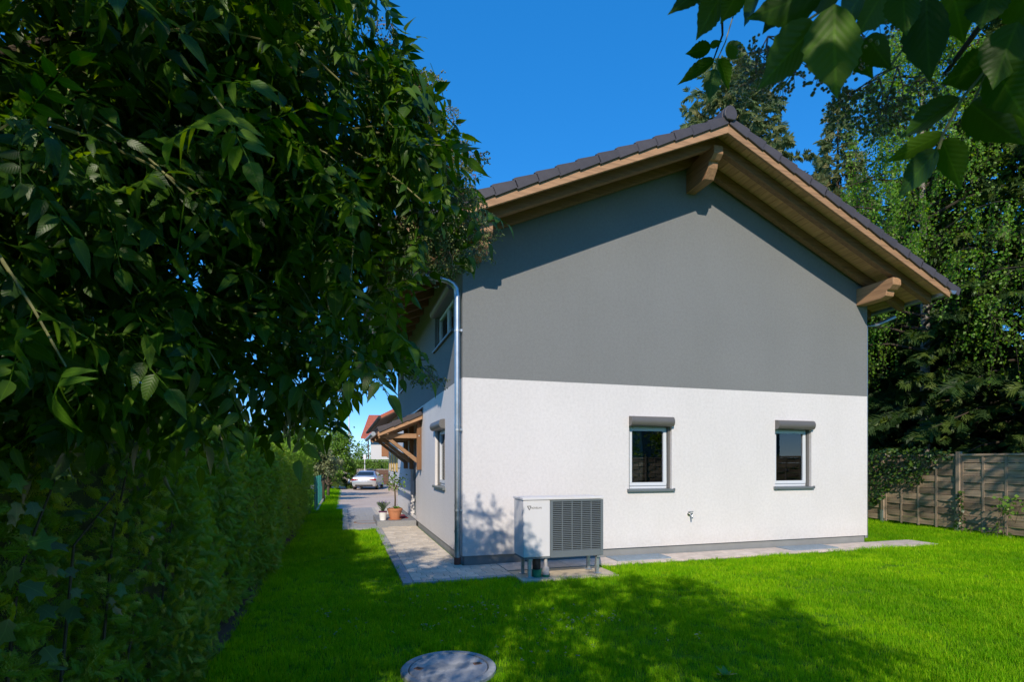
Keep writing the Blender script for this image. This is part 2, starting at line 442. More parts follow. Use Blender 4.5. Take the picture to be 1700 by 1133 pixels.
def M_lawn():
    m, nt, b = mat_new('lawn_ground')
    n1 = noise(nt, .5, 4, .6); n2 = noise(nt, 30, 6, .7)
    r1 = ramp(nt, n2.outputs['Fac'], [(.3, (.05, .10, .006)), (.6, (.10, .26, .006)), (.8, (.16, .34, .012))])
    nt.links.new(r1.outputs[0], b.inputs['Base Color']); b.inputs['Roughness'].default_value = 1; b.inputs['Specular IOR Level'].default_value = .1
    bump(nt, b, n2.outputs['Fac'], .8, .03)
    return m
MAT['lawn'] = M_lawn()

# ------------------------------------------------------------------ ground, paving, driveway
def sheet(name, pts_fn, nu, nv, mat, kind='structure', parent=None):
    V_ = []; F_ = []
    for i in range(nu + 1):
        for j in range(nv + 1):
            V_.append(pts_fn(i / nu, j / nv))
    for i in range(nu):
        for j in range(nv):
            a = i * (nv + 1) + j
            F_.append((a, a + nv + 1, a + nv + 2, a + 1))
    me = bpy.data.meshes.new(name); me.from_pydata(V_, [], F_); me.materials.append(mat); me.polygons.foreach_set('use_smooth', [True]*len(F_))
    o = link(bpy.data.objects.new(name, me), parent)
    if kind: o['kind'] = kind
    return o

def lawn_pt(a, b):
    # finer near the camera, reaching the horizon
    f = lambda q: math.copysign(abs(q) ** 2.6, q)
    x = f(a * 2 - 1) * 600; y = f(b * 2 - 1) * 600 + 10
    return (x, y, gz(x, y))
sheet('lawn', lawn_pt, 120, 120, MAT['lawn'])

def hsheet(name, t0, t1, v0, v1, lift, mat, nu=6, nv=20):
    def p(a, b):
        q = hw(t0 + (t1 - t0) * a, v0 + (v1 - v0) * b); return (q.x, q.y, gz(q.x, q.y) + lift)
    return sheet(name, p, nu, nv, mat)

paving = empty('paving', hw(0, 0), ANG); paving['kind'] = 'structure'
base = MB()
base.box(-1.0, -0.0, -1.0, 5.2, -.05, .006); base.box(0.0, .52, -1.0, -.0, -.05, .006)
base.box(.52, 9.2, -.62, -.0, -.05, .0065); base.box(-1.75, -0.0, 5.2, 11.3, -.05, .0055)
base.build('bedding', MAT['joint'], paving)

def paver_mesh(name, lx, ly, mat, h=.028):
    return MB().box(-lx/2, lx/2, -ly/2, ly/2, 0, h).mesh(name, mat, bevel=.004)
paver_cache = {}
def put_paver(x0, x1, y0, y1, mat, name='paver', gap=.005):
    lx, ly = round(x1 - x0 - gap, 3), round(y1 - y0 - gap, 3)
    key = (lx, ly, mat.name)
    if key not in paver_cache: paver_cache[key] = paver_mesh(name, lx, ly, mat)
    inst(paver_cache[key], name, paving, ((x0+x1)/2, (y0+y1)/2, .003 + random.uniform(-.0015, .0015)), (random.uniform(-.006,.006), random.uniform(-.006,.006), random.uniform(-.004,.004)))
rowh = .16
row = 0
y = -.86
while y < 5.19:
    y1 = min(y + rowh, 5.2)
    xe = .52 if y1 < 0 else -.005
    if y < 0 < y1: xe = -.005
    x = -.86; first = True
    while x < xe - .01:
        L = random.choice([.16, .2, .24, .24]) if not first else [.12, .22, .17][row % 3]
        x1 = x + L
        if xe - x1 < .07: x1 = xe
        put_paver(x, x1, y, y1, MAT['paver']); x = x1; first = False
    y = y1; row += 1
y = -1.0
while y < 5.2:
    y1 = min(y + .32, 5.2); put_paver(-1.0, -.86, y, y1, MAT['paver_dark'], 'border_stone'); y = y1
x = -.86
while x < .51:
    x1 = min(x + .32, .52); put_paver(x, x1, -1.0, -.86, MAT['paver_dark'], 'border_stone'); x = x1
# far forecourt: pieces too small to pick apart, joined
far = MB(); fard = MB(); row = 0
y = 5.2
while y < 11.29:
    y1 = min(y + .16, 11.3); x = -1.6
    offs = [.1, .2][row % 2]; x1 = x + offs
    while x < -.02:
        if -.0 - x1 < .06: x1 = 0
        tgt = fard if ((x + 1.6) ** 2 + (y - 6.8) ** 2 < 1.0 or x < -.9) else far
        z = .03 + random.uniform(-.002, .002)
        tgt.box(x + .003, x1 - .003, y + .003, y1 - .003, .0, z); x = x1; x1 = x + .2
    y = y1; row += 1
y = 5.2
while y < 11.3:
    far.box(-1.748, -1.603, y + .003, min(y + .317, 11.297), 0, .031); y += .32
o = far.build('small_pavers', MAT['paver'], paving); o['kind'] = 'stuff'
o = fard.build('small_grey_pavers', MAT['paver_dark'], paving); o['kind'] = 'stuff'
# slabs along the gable
x = .53; i = 0
while x < 9.15:
    L = .5; put_paver(x, min(x + L, 9.2), -.60, -.02, MAT['slab'], 'slab', .006); x += L

hsheet('driveway', -1.95, 5.0, 11.32, 36, .012, MAT['drive'], 8, 30)
o = hsheet('street', -60, 60, 36.02, 43.5, .016, MAT['street'], 30, 4)

# ------------------------------------------------------------------ house
house = empty('house', CORNER, ANG)
tag(house, 'two-tone house with dark grey upper walls, white ground floor and timber gable roof', 'house')
W, D, ZB, ZP = 8.12, 10.2, 2.896, .16
RX, RZ, SL = W / 2, 6.954, .44
OG, OL, ORr = .97, 1.05, .84
def zT(x): return RZ - SL * abs(x - RX)

def wall_plane(mb, a0, a1, z0, z1, holes, P, depth=.30):
    """rectangle with rectangular openings; P(a, out, z) maps to house coordinates"""
    xs = sorted({a0, a1, *[h[0] for h in holes], *[h[1] for h in holes]})
    zs = sorted({z0, z1, *[h[2] for h in holes], *[h[3] for h in holes]})
    for i in range(len(xs) - 1):
        for j in range(len(zs) - 1):
            cx, cz = (xs[i] + xs[i+1]) / 2, (zs[j] + zs[j+1]) / 2
            if any(h[0] < cx < h[1] and h[2] < cz < h[3] for h in holes): continue
            mb.quad(P(xs[i], 0, zs[j]), P(xs[i+1], 0, zs[j]), P(xs[i+1], 0, zs[j+1]), P(xs[i], 0, zs[j+1]))
    for h in holes:
        for (p, q) in (((h[0], h[2]), (h[0], h[3])), ((h[1], h[2]), (h[1], h[3])), ((h[0], h[2]), (h[1], h[2])), ((h[0], h[3]), (h[1], h[3]))):
            mb.quad(P(p[0], 0, p[1]), P(q[0], 0, q[1]), P(q[0], depth, q[1]), P(p[0], depth, p[1]))

gP = lambda a, o, z: (a, o, z)
lP = lambda a, o, z: (o, a, z)
G_WIN = [(2.85, 3.68, 1.14, 2.38), (5.88, 6.73, 1.14, 2.38)]
L_WIN = [(1.5, 2.6, 1.14, 2.38)]
L_DOOR = [(5.55, 6.65, .18, 2.3)]
L_UP = [(.72, 2.62, 3.80, 4.62), (8.0, 9.2, 3.80, 4.62)]
low = MB()
wall_plane(low, 0, W, ZP, ZB, G_WIN, gP)
wall_plane(low, 0, D, ZP, ZB, L_WIN + L_DOOR, lP)
low.quad((W, 0, ZP), (W, D, ZP), (W, D, ZB), (W, 0, ZB)); low.quad((0, D, ZP), (W, D, ZP), (W, D, ZB), (0, D, ZB))
low.quad((0, 0, ZP), (.035, .035, ZP), (W - .035, .035, ZP), (W, 0, ZP)); low.quad((0, 0, ZP), (0, D, ZP), (.035, D, ZP), (.035, .035, ZP))
low_o = low.build('lower_wall', MAT['white_stucco'], house); low_o['label'] = 'white rendered ground floor wall'
up = MB()
e = .03
up.quad((0, 0, ZB), (W, 0, ZB), (W, 0, zT(W) - e), (RX, 0, RZ - e), (0, 0, zT(0) - e))
up.quad((0, D, ZB), (W, D, ZB), (W, D, zT(W) - e), (RX, D, RZ - e), (0, D, zT(0) - e))
wall_plane(up, 0, D, ZB, zT(0) - e, L_UP, lP)
up.quad((W, 0, ZB), (W, D, ZB), (W, D, zT(W) - e), (W, 0, zT(W) - e))
up_o = up.build('upper_wall', MAT['grey_stucco'], house); up_o['label'] = 'dark grey rendered upper wall'
MB().box(.035, W - .035, .035, D, -.3, ZP - .001).build('plinth', MAT['plinth'], house)
# rooms behind the openings
rm = MB(); rm.box(.31, W - .31, .32, D - .3, .2, .24); rm.box(.31, W - .31, .32, D - .3, 2.62, 2.66)
rm.box(.31, W - .31, 3.6, 3.68, .24, 2.62); rm.box(4.7, 4.78, .32, 3.6, .24, 2.62); rm.box(1.9, 1.98, 3.68, D - .3, .24, 2.62)
rm.box(2.8, 2.88, .32, D - .3, 2.67, 4.8)
rm.build('room_partition', MAT['room'], house)

def ring(mb, x0, x1, z0, z1, wd, y0, y1):
    mb.box(x0, x1, y0, y1, z0, z0 + wd); mb.box(x0, x1, y0, y1, z1 - wd, z1)
    mb.box(x0, x0 + wd, y0, y1, z0 + wd, z1 - wd); mb.box(x1 - wd, x1, y0, y1, z0 + wd, z1 - wd)

def make_window(loc, rz, wd, z0, z1, parent, two=False, name='window'):
    sh = .165
    f = MB(); ring(f, .002, wd - .002, z0 + .002, z1 - sh + .03, .062, .105, .17)
    wo_ = f.build(name, MAT['frame'], parent, bevel=.004); wo_.location = loc; wo_.rotation_euler = (0, 0, rz)
    cols = [(.05, wd / 2), (wd / 2, wd - .05)] if two else [(.05, wd - .05)]
    for a, b in cols:
        s = MB(); ring(s, a, b, z0 + .055, z1 - sh - .02, .058, .085, .15); so_ = s.build('sash', MAT['frame'], wo_, bevel=.004)
        MB().box(a + .05, b - .05, .115, .121, z0 + .105, z1 - sh - .07).build('pane', MAT['glass'], wo_)
    s = MB(); s.prism([(-.05, z0 - .038), (-.05, z0 - .002), (.11, z0 + .012), (.11, z0 - .005), (-.04, z0 - .02), (-.04, z0 - .038)], 'x', -.035, wd + .035)
    s.box(-.037, -.028, -.05, 0, z0 - .038, z0 + .012); s.box(wd + .028, wd + .037, -.05, 0, z0 - .038, z0 + .012)
    s.build('sill', MAT['sill'], wo_)
    prof = [(.12, z1 - .003), (-.045, z1 - .003)]
    for k in range(0, 9):
        a = math.pi / 2 + math.pi * k / 8
        prof.append((-.045 + .062 * math.cos(a), z1 - .003 - sh / 2 + sh / 2 * math.sin(a)))
    prof += [(.12, z1 - .003 - sh)]
    sb = MB().prism(prof, 'x', .003, wd - .003).build('shutter_box', MAT['alu'], wo_); smooth_by_angle(sb, 35)
    for x in (.003, wd - .041):
        MB().box(x, x + .038, .05, .104, z0 + .012, z1 - sh).build('guide_rail', MAT['alu'], wo_, bevel=.003)
    return wo_
for h in G_WIN: make_window((h[0], 0, 0), 0, h[1] - h[0], h[2], h[3], house)
for h in L_WIN: make_window((0, h[1], 0), -math.pi/2, h[1] - h[0], h[2], h[3], house)
for h in L_UP: make_window((0, h[1], 0), -math.pi/2, h[1] - h[0], h[2], h[3], house, two=True)
# door in the side wall
dh = L_DOOR[0]
dm = MB(); ring(dm, .002, dh[1]-dh[0]-.002, dh[2]+.001, dh[3]-.002, .07, .1, .17); dm.box(.07, dh[1]-dh[0]-.07, .12, .16, dh[2] + .07, dh[3] - .07)
do = dm.build('door', MAT['sill'], house); do.location = (0, dh[1], 0); do.rotation_euler = (0, 0, -math.pi/2)
MB().tube([(.16, .115, 1.1), (.16, .06, 1.1), (.16, .06, 1.5), (.16, .115, 1.5)], .012).build('handle', MAT['zinc'], do)

# --- roof
roof = empty('roof', (0, 0, 0), 0, house)
y0, y1 = -OG, D + OG
def slope_beam(mb, xa, xb, ya, yb, dz0, dz1):
    """beam following the roof slope between xa and xb (same side of the ridge); z offsets below the roof line"""
    za, zb = zT(xa), zT(xb)
    mb.add([(xa, ya, za + dz0), (xb, ya, zb + dz0), (xb, yb, zb + dz0), (xa, yb, za + dz0), (xa, ya, za + dz1), (xb, ya, zb + dz1), (xb, yb, zb + dz1), (xa, yb, za + dz1)],
           [(3,2,1,0),(4,5,6,7),(0,1,5,4),(1,2,6,5),(2,3,7,6),(3,0,4,7)])
for xa, xb in ((-OL, RX), (RX, W + ORr)):
    for ya, yb in ((y0, y0 + .045), (y1 - .045, y1)):
        m = MB(); slope_beam(m, xa, xb, ya, yb, -.150, .0); m.build('verge_board', MAT['woodx'], roof, bevel=.004)
    for ya in (-.68, -.16, D + .05, D + .56):
        m = MB(); slope_beam(m, xa + (.06 if xa < RX - .1 else 0), xb - (.06 if xb > RX + .1 else 0), ya, ya + .11, -.215, -.042); m.build('rafter', MAT['rafter'], roof, bevel=.005)
    # tongue and groove boards under the tiles, running along the ridge
    n = int(round((xb - xa) / .118))
    for k in range(n):
        a = xa + (xb - xa) * k / n; b = xa + (xb - xa) * (k + 1) / n
        m = MB(); slope_beam(m, a + .0045, b - .0045, y0 + .047, y1 - .047, -.040, -.018); m.build('soffit_board', MAT['soffit'], roof)
    m = MB(); slope_beam(m, xa, xb, y0 + .05, y1 - .05, -.016, .06); m.build('roof_deck', MAT['tile'], roof)
# rafter tails along both eaves
k = 0
yy = .55
while yy < D - .3:
    m = MB(); slope_beam(m, -OL + .06, -.004, yy, yy + .10, -.215, -.042); m.build('rafter_tail', MAT['rafter'], roof, bevel=.005)
    m = MB(); slope_beam(m, W + .004, W + ORr - .06, yy, yy + .10, -.215, -.042); m.build('rafter_tail', MAT['rafter'], roof, bevel=.005)
    yy += .72
def purlin(xc, half, ztop, zbot, ya, sgn):
    L = .74
    H = ztop - zbot
    pr = [(.02, ztop), (-L, ztop), (-L - .005, ztop - .13), (-L + .075, ztop - .20), (-L + .12, ztop - .205), (-L + .125, ztop - .25), (-L + .14, ztop - .30), (-L + .235, zbot), (.02, zbot)]
    poly = [(ya + sgn * q[0], q[1]) for q in pr]
    MB().prism(poly, 'x', xc - half, xc + half).build('purlin', MAT['woody'], roof, bevel=.006)
for ya, sg in ((0, 1), (D, -1)):
    purlin(RX, .09, RZ - .218, 6.29, ya, sg)
    purlin(.18, .10, zT(.08) - .217, 4.66, ya, sg)
    purlin(W - .18, .10, zT(W - .08) - .217, 4.66, ya, sg)
# verge tiles, one by one
th = math.atan(SL)
run = (RX + OL) / math.cos(th)
def verge_tile():
    m = MB(); L = .375
    # side flap and cover with a raised lower lip (x down the slope)
    m.prism([(0, -.028), (L, -.05), (L, .105), (L - .03, .112), (0, .082)], 'y', 0, .03)
    m.prism([(0, .060), (L, .082), (L, .105), (0, .082)], 'y', .03, .26)
    return m.mesh('verge_tile', MAT['tile'], bevel=.006)
vt = verge_tile()
step = .345
for sgn, ext in ((-1, OL), (1, ORr)):
    slope_len = (RX + ext) / math.cos(th) if sgn < 0 else (W + ORr - RX) / math.cos(th)
    n = int(math.ceil((slope_len - .02) / step))
    for k in range(n):
        s = .02 + k * step
        px_, pz_ = RX + sgn * s * math.cos(th), RZ - s * math.sin(th)
        rot = (0, th, 0) if sgn > 0 else (0, th, 0)
        o = bpy.data.objects.new('verge_tile', vt)
        if sgn > 0:
            o.matrix_local = Matrix.Translation((px_, y0 - .032, pz_ + .012)) @ Matrix.Rotation(th, 4, 'Y')
        else:
            o.matrix_local = Matrix.Translation((px_, y0 - .032, pz_ + .012)) @ Matrix.Scale(-1, 4, (1, 0, 0)) @ Matrix.Rotation(th, 4, 'Y')
        link(o, roof)
# courses of the roof field, joined
fld = MB()
for sgn, ext in ((-1, OL), (1, ORr)):
    n = int(((RX + ext) / math.cos(th)) / step) + 1
    for k in range(n):
        s0, s1 = k * step, k * step + step + .03
        x0_, z0_ = RX + sgn * s0 * math.cos(th), RZ - s0 * math.sin(th) + .062
        x1_, z1_ = RX + sgn * s1 * math.cos(th), RZ - s1 * math.sin(th) + .088
        fld.quad((x0_, y0 + .2, z0_), (x1_, y0 + .2, z1_), (x1_, y1 - .2, z1_), (x0_, y1 - .2, z0_))
        fld.quad((x1_, y0 + .2, z1_), (x1_, y0 + .2, z1_ - .03), (x1_, y1 - .2, z1_ - .03), (x1_, y1 - .2, z1_))
o = fld.build('tile_courses', MAT['tile'], roof); o['kind'] = 'stuff'
# ridge tiles with a closed end piece
prof = [(.125 * math.cos(a), .125 * math.sin(a)) for a in [math.pi * (i / 6) for i in range(7)]]
poly = [(.128, -.06)] + [(p[0] * 1.0, p[1] * 1.05 + .0) for p in prof] + [(-.128, -.06)]
rt = MB().prism(poly, 'y', 0, .42).mesh('ridge_tile', MAT['tile'], bevel=.006)
yy = y0 - .02
while yy < y1:
    inst(rt, 'ridge_tile', roof, (RX, yy, RZ + .115), (R(.8), 0, 0)); yy += .39
cap = MB().prism([(p[0] * .95, p[1] * .95) for p in [(.118, -.05), (.125, .0), (.108, .062), (.062, .118), (0, .14), (-.062, .118), (-.108, .062), (-.125, 0), (-.118, -.05), (-.07, -.10), (.07, -.10)]], 'y', -.05, 0)
o = cap.build('ridge_end_cap', MAT['tile'], roof, bevel=.012, seg=2); o.location = (RX, y0 - .021, RZ + .115)
# gutters and downpipe
def gutter(x, zc, ya, yb):
    m = MB(); n = 10; r = .068
    ring_ = [(x + r * math.cos(math.pi + math.pi * i / n), zc + r * math.sin(math.pi + math.pi * i / n)) for i in range(n + 1)]
    inner = [(x + (r - .006) * math.cos(math.pi + math.pi * i / n), zc + (r - .006) * math.sin(math.pi + math.pi * i / n)) for i in range(n, -1, -1)]
    m.prism(ring_ + inner, 'y', ya, yb)
    m.tube([(x - r - .004, ya, zc), (x - r - .004, yb, zc)], .009, 6); m.tube([(x + r + .004, ya, zc), (x + r + .004, yb, zc)], .009, 6)
    m.prism(ring_, 'y', ya - .003, ya + .003)
    return smooth_by_angle(m.build('gutter', MAT['zinc'], roof), 40)
gl = gutter(-OL - .045, zT(-OL) - .03, y0 - .03, y1 + .02)
gutter(W + ORr + .045, zT(W + ORr) - .03, y0 - .03, y1 + .02)
pipe = MB()
gx, gzz = -OL - .045, zT(-OL) - .1
pth = [(gx, .10, gzz + .02), (gx, .10, gzz - .05), (gx + .03, .10, gzz - .1), (gx + .12, .09, gzz - .14), (-.22, .07, 4.38), (-.13, .065, 4.33), (-.08, .062, 4.26), (-.068, .06, 4.15), (-.068, .06, 3.0), (-.068, .06, 1.0), (-.068, .06, .12)]
pipe.tube(pth, .045, 16)
for z in (4.12, 2.15, .92, .52): pipe.tube([(-.068, .06, z), (-.068, .06, z + .035)], .0495, 16)
dp = smooth_by_angle(pipe.build('downpipe', MAT['zinc'], house), 40)
pc = MB()
for z in (3.6, 2.08, .85):
    pc.tube([(-.068, .06, z), (-.068, .06, z + .03)], .052, 16); pc.box(-.06, .0, .052, .068, z + .005, z + .025); pc.box(-.035, -.005, -.01, .0, z, z + .03)
smooth_by_angle(pc.build('pipe_clamp', MAT['zinc_dark'], dp), 40)
smooth_by_angle(MB().tube([(-.068, .06, .0), (-.068, .06, .14)], .053, 16).build('pipe_shoe', MAT['rust'], dp), 40)
smooth_by_angle(MB().tube([(W + ORr, .1, 4.55), (W + .35, .1, 4.35), (W + .07, .1, 4.3), (W + .07, .1, .1)], .045, 12).build('downpipe', MAT['zinc'], house), 40)

# --- canopy over the side door
can = empty('door_canopy', hw(0, 4.3), ANG)
tag(can, 'small tiled canopy on three timber brackets over the side door', 'canopy')
cz = lambda x: 2.70 + .42 * x       # roof line, x negative outward
CL = 3.5
def cbeam(mb, xa, xb, ya, yb, d0, d1):
    mb.add([(xa, ya, cz(xa)+d0), (xb, ya, cz(xb)+d0), (xb, yb, cz(xb)+d0), (xa, yb, cz(xa)+d0), (xa, ya, cz(xa)+d1), (xb, ya, cz(xb)+d1), (xb, yb, cz(xb)+d1), (xa, yb, cz(xa)+d1)],
           [(3,2,1,0),(4,5,6,7),(0,1,5,4),(1,2,6,5),(2,3,7,6),(3,0,4,7)])
m = MB(); cbeam(m, -1.0, -.01, 0, .04, -.11, 0); m.build('verge_board', MAT['woodx'], can, bevel=.004)
m = MB(); cbeam(m, -1.0, -.01, CL - .04, CL, -.11, 0); m.build('verge_board', MAT['woodx'], can, bevel=.004)
for k in range(8):
    a = -1.0 + .99 * k / 8; m = MB(); cbeam(m, a + .002, a + .99/8 - .002, .042, CL - .042, -.035, -.012); m.build('soffit_board', MAT['woody'], can)
for y in (.2, 1.65, 3.0):
    m = MB(); cbeam(m, -.97, -.02, y, y + .1, -.16, -.037); m.build('rafter', MAT['woodx'], can, bevel=.004)
    MB().box(-.11, -.002, y, y + .1, 1.42, 2.52).build('wall_post', MAT['woodz'], can, bevel=.006)
    MB().box(-.88, -.112, y + .005, y + .095, 2.15, 2.26).build('bracket_arm', MAT['woodx'], can, bevel=.006)
    m = MB(); m.add([(-.82, y+.01, 2.148), (-.70, y+.01, 2.148), (-.112, y+.01, 1.70), (-.112, y+.01, 1.58), (-.82, y+.09, 2.148), (-.70, y+.09, 2.148), (-.112, y+.09, 1.70), (-.112, y+.09, 1.58)],
                    [(0,1,2,3),(7,6,5,4),(0,4,5,1),(1,5,6,2),(2,6,7,3),(3,7,4,0)])
    m.build('brace', MAT['woodx'], can, bevel=.005)
    smooth_by_angle(MB().tube([(-.06, y - .006, 2.21), (-.06, y + .003, 2.21)], .016, 10).build('bolt', MAT['zinc_dark'], can), 40)
MB().box(-.86, -.76, -.02 + .05, CL - .05, 2.265, cz(-.81) - .165 + .03).build('plate', MAT['woody'], can, bevel=.005)
t2 = MB(); t2.prism([(0, -.022), (.36, -.04), (.36, .085), (.33, .09), (0, .065)], 'y', 0, .03); t2.prism([(0, .04), (.36, .06), (.36, .085), (0, .065)], 'y', .03, .3)
t2m = t2.mesh('verge_tile', MAT['tile'], bevel=.006)
tc2 = math.atan(.42)
for k in range(3):
    for yy in [-.032] + [.27 + .3 * j for j in range(11)]:
        s = .02 + k * .345
        o = bpy.data.objects.new('verge_tile' if yy < 0 else 'roof_tile', t2m)
        o.matrix_local = Matrix.Translation((-s * math.cos(tc2), yy, 2.70 - s * math.sin(tc2) + .012)) @ Matrix.Scale(-1, 4, (1, 0, 0)) @ Matrix.Rotation(tc2, 4, 'Y')
        link(o, can)
m = MB(); m.add([(-.14, -.02, 2.76), (-.0, -.02, 2.86), (-.0, CL, 2.86), (-.14, CL, 2.76), (-.14, -.02, 2.77), (-.0, -.02, 2.87), (-.0, CL, 2.87), (-.14, CL, 2.77)], [(3,2,1,0),(4,5,6,7),(0,1,5,4),(1,2,6,5),(2,3,7,6),(3,0,4,7)])
m.build('flashing', MAT['zinc'], can)
g2 = MB(); g2.tube([(-1.1, -.04, cz(-1.0) - .05), (-1.1, CL + .02, cz(-1.0) - .05)], .05, 10); smooth_by_angle(g2.build('gutter', MAT['zinc_dark'], can), 40)

# step, doormat and pots
st = empty('entrance_step', hw(0, 0), ANG); tag(st, 'low grey granite step in front of the side door', 'step')
for k in range(3):
    MB().box(-.95, -.012, 5.35 + k * .6 + .002, 5.95 + k * .6 - .002, .02, .165).build('step_block', MAT['step'], st, bevel=.006)
mt = MB().box(-.42, -.0, -.45, .45, 0, .018).build('doormat', MAT['red_mat'], None, bevel=.006)
mt.location = hw(-.15, 6.35, .167); mt.rotation_euler = (0, 0, ANG); tag(mt, 'dark red doormat lying on the grey granite step', 'doormat')

# ------------------------------------------------------------------ heat pump
hp = empty('heat_pump', hw(.577, -1.20), ANG)
tag(hp, 'white and slate heat pump unit with louvred front beside the gable wall', 'heat pump')
HWD, HD, HB, HT = 1.19, .42, .29, 1.085
b = MB(); b.box(.0, .385, .0, HD, HB + .02, HT - .005); b.build('body', MAT['hp_white'], hp, bevel=.008, seg=2)
b = MB(); b.box(.388, .425, .0, HD, HB, HT - .008); b.box(1.15, HWD, 0, HD, HB, HT - .008); b.box(.425, 1.15, 0, HD, HB, .375); b.box(.425, 1.15, 0, HD, 1.052, HT - .008)
gr = b.build('grille', MAT['hp_dark'], hp, bevel=.004)
MB().box(.426, 1.149, .10, HD - .002, .376, 1.051).build('fan_recess', MAT['black'], gr)
sl = MB().prism([(.004, .0), (.05, .012), (.05, .016), (.004, .0105)], 'x', .4255, 1.1495).mesh('slat', MAT['hp_dark'])
for k in range(26): inst(sl, 'slat', gr, (0, 0, .379 + k * .0260))
for k in range(1, 5):
    x = .425 + .725 * k / 5; MB().box(x - .006, x + .006, .006, .05, .376, 1.051).build('divider', MAT['hp_dark'], gr)
MB().box(-.012, HWD + .004, -.012, HD + .01, HT, HT + .034).build('lid', MAT['hp_white'], hp, bevel=.006, seg=2)
MB().box(.006, .386, .006, HD - .006, HB - .004, HB + .019).build('base_tray', MAT['hp_dark'], hp)
legm = MB(); legm.box(-.021, .021, -.004, .0, 0, .285); legm.box(-.021, -.017, .0, .04, 0, .285); legm.box(.017, .021, 0, .04, 0, .285); legm.box(-.05, .05, -.03, .07, -.0, .006)
legm = legm.mesh('leg', MAT['zinc_dark'], bevel=.0015)
for x in (.105, 1.12):
    for y in (.04, .33): inst(legm, 'leg', hp, (x, y, .03))
    MB().box(x - .024, x + .024, .0, HD, HB - .03, HB - .0045).build('cross_rail', MAT['zinc_dark'], hp)
smooth_by_angle(MB().lathe([(.05, 0), (.052, .03), (.048, .032), (.05, .1), (.046, .125), (.03, .135), (.026, .15), (.022, .25)], 18, (.34, .05)).build('drain_trap', MAT['grey_plastic'], hp), 40).location = (0, 0, .03)
smooth_by_angle(MB().lathe([(.051, 0), (.054, .0), (.054, .03), (.051, .03)], 18, (.34, .05)).build('trap_collar', MAT['green_plastic'], hp), 40).location = (0, 0, .03)
smooth_by_angle(MB().lathe([(.068, 0), (.07, .1), (.066, .102)], 18, (.215, .075)).build('duct_sleeve', MAT['green_plastic'], hp), 40).location = (0, 0, .03)
smooth_by_angle(MB().lathe([(.055, .09), (.058, .2), (.05, .27)], 18, (.215, .075)).build('insulated_pipe', MAT['black'], hp), 40).location = (0, 0, .03)
def text_mesh(name, s, size, mat, parent, loc, rot, sx=1.0, ext=.0006):
    cu = bpy.data.curves.new(name, 'FONT'); cu.body = s; cu.size = size; cu.extrude = ext; cu.align_x = 'LEFT'
    tmp = bpy.data.objects.new(name + '_curve', cu); col.objects.link(tmp)
    dg = bpy.context.evaluated_depsgraph_get(); me = bpy.data.meshes.new_from_object(tmp.evaluated_get(dg))
    bpy.data.objects.remove(tmp); bpy.data.curves.remove(cu)
    me.materials.clear(); me.materials.append(mat)
    o = bpy.data.objects.new(name, me); o.location = loc; o.rotation_euler = rot; o.scale = (sx, 1, 1); return link(o, parent)
text_mesh('lettering', 'NOVELAN', .036, MAT['logo'], hp, (.108, -.0012, .967), (R(90), 0, 0), .92)
lg = MB()
lg.prism([(.050, 1.008), (.062, 1.008), (.088, .955), (.080, .952)], 'y', -.0016, .002)
lg.prism([(.066, 1.008), (.110, 1.008), (.108, 1.000), (.070, 1.000)], 'y', -.0016, .002)
lg.prism([(.100, .998), (.109, .998), (.090, .952), (.084, .956)], 'y', -.0016, .002)
lg.build('emblem', MAT['logo'], hp)
pad = MB().box(0, 1.42, 0, .68, -.05, .027).build('concrete_pad', MAT['pad'], None, bevel=.008)
pad.location = hw(.53, -1.33); pad.rotation_euler = (0, 0, ANG); tag(pad, 'sandy concrete pad under the heat pump', 'pad')

# grates over the light wells
def grate(t0, t1, lab):
    g = empty('light_well_grate', hw(t0, -.44, .031), ANG); tag(g, lab, 'grate', 'light well grates along the gable')
    wd, dp_ = t1 - t0, .40
    f = MB(); f.box(0, wd, 0, .012, 0, .016); f.box(0, wd, dp_ - .012, dp_, 0, .016); f.box(0, .012, .012, dp_ - .012, 0, .016); f.box(wd - .012, wd, .012, dp_ - .012, 0, .016); f.build('frame', MAT['grate'], g)
    f = MB(); x = .03
    while x < wd - .012: f.box(x - .002, x + .002, .012, dp_ - .012, 0.001, .015); x += .03
    y = .03
    while y < dp_ - .012: f.box(.012, wd - .012, y - .003, y + .003, 0.004, .0155); y += .012
    o = f.build('bars', MAT['grate'], g); o['kind'] = 'stuff'
grate(2.40, 3.38, 'galvanised grate in the slabs nearest the heat pump')
grate(5.86, 6.90, 'galvanised grate in the slabs below the right-hand window')

# garden tap
tp = empty('garden_tap', hw(4.02, 0, .70), ANG); tag(tp, 'small chrome garden tap on the white gable wall', 'tap')
m = MB(); m.tube([(0, 0, 0), (0, -.012, 0)], .036, 16); m.tube([(0, -.01, 0), (0, -.09, 0)], .016, 12); m.tube([(0, -.075, 0), (0, -.10, -.02), (0, -.105, -.075)], [.014, .014, .012], 12)
smooth_by_angle(m.build('spout', MAT['brass'], tp), 40)
m = MB(); m.tube([(0, -.055, .01), (.0, -.055, .035)], .009, 8); m.tube([(-.035, -.055, .04), (.055, -.055, .04)], [.008, .01], 8)
smooth_by_angle(m.build('handle', MAT['zinc_dark'], tp), 40)

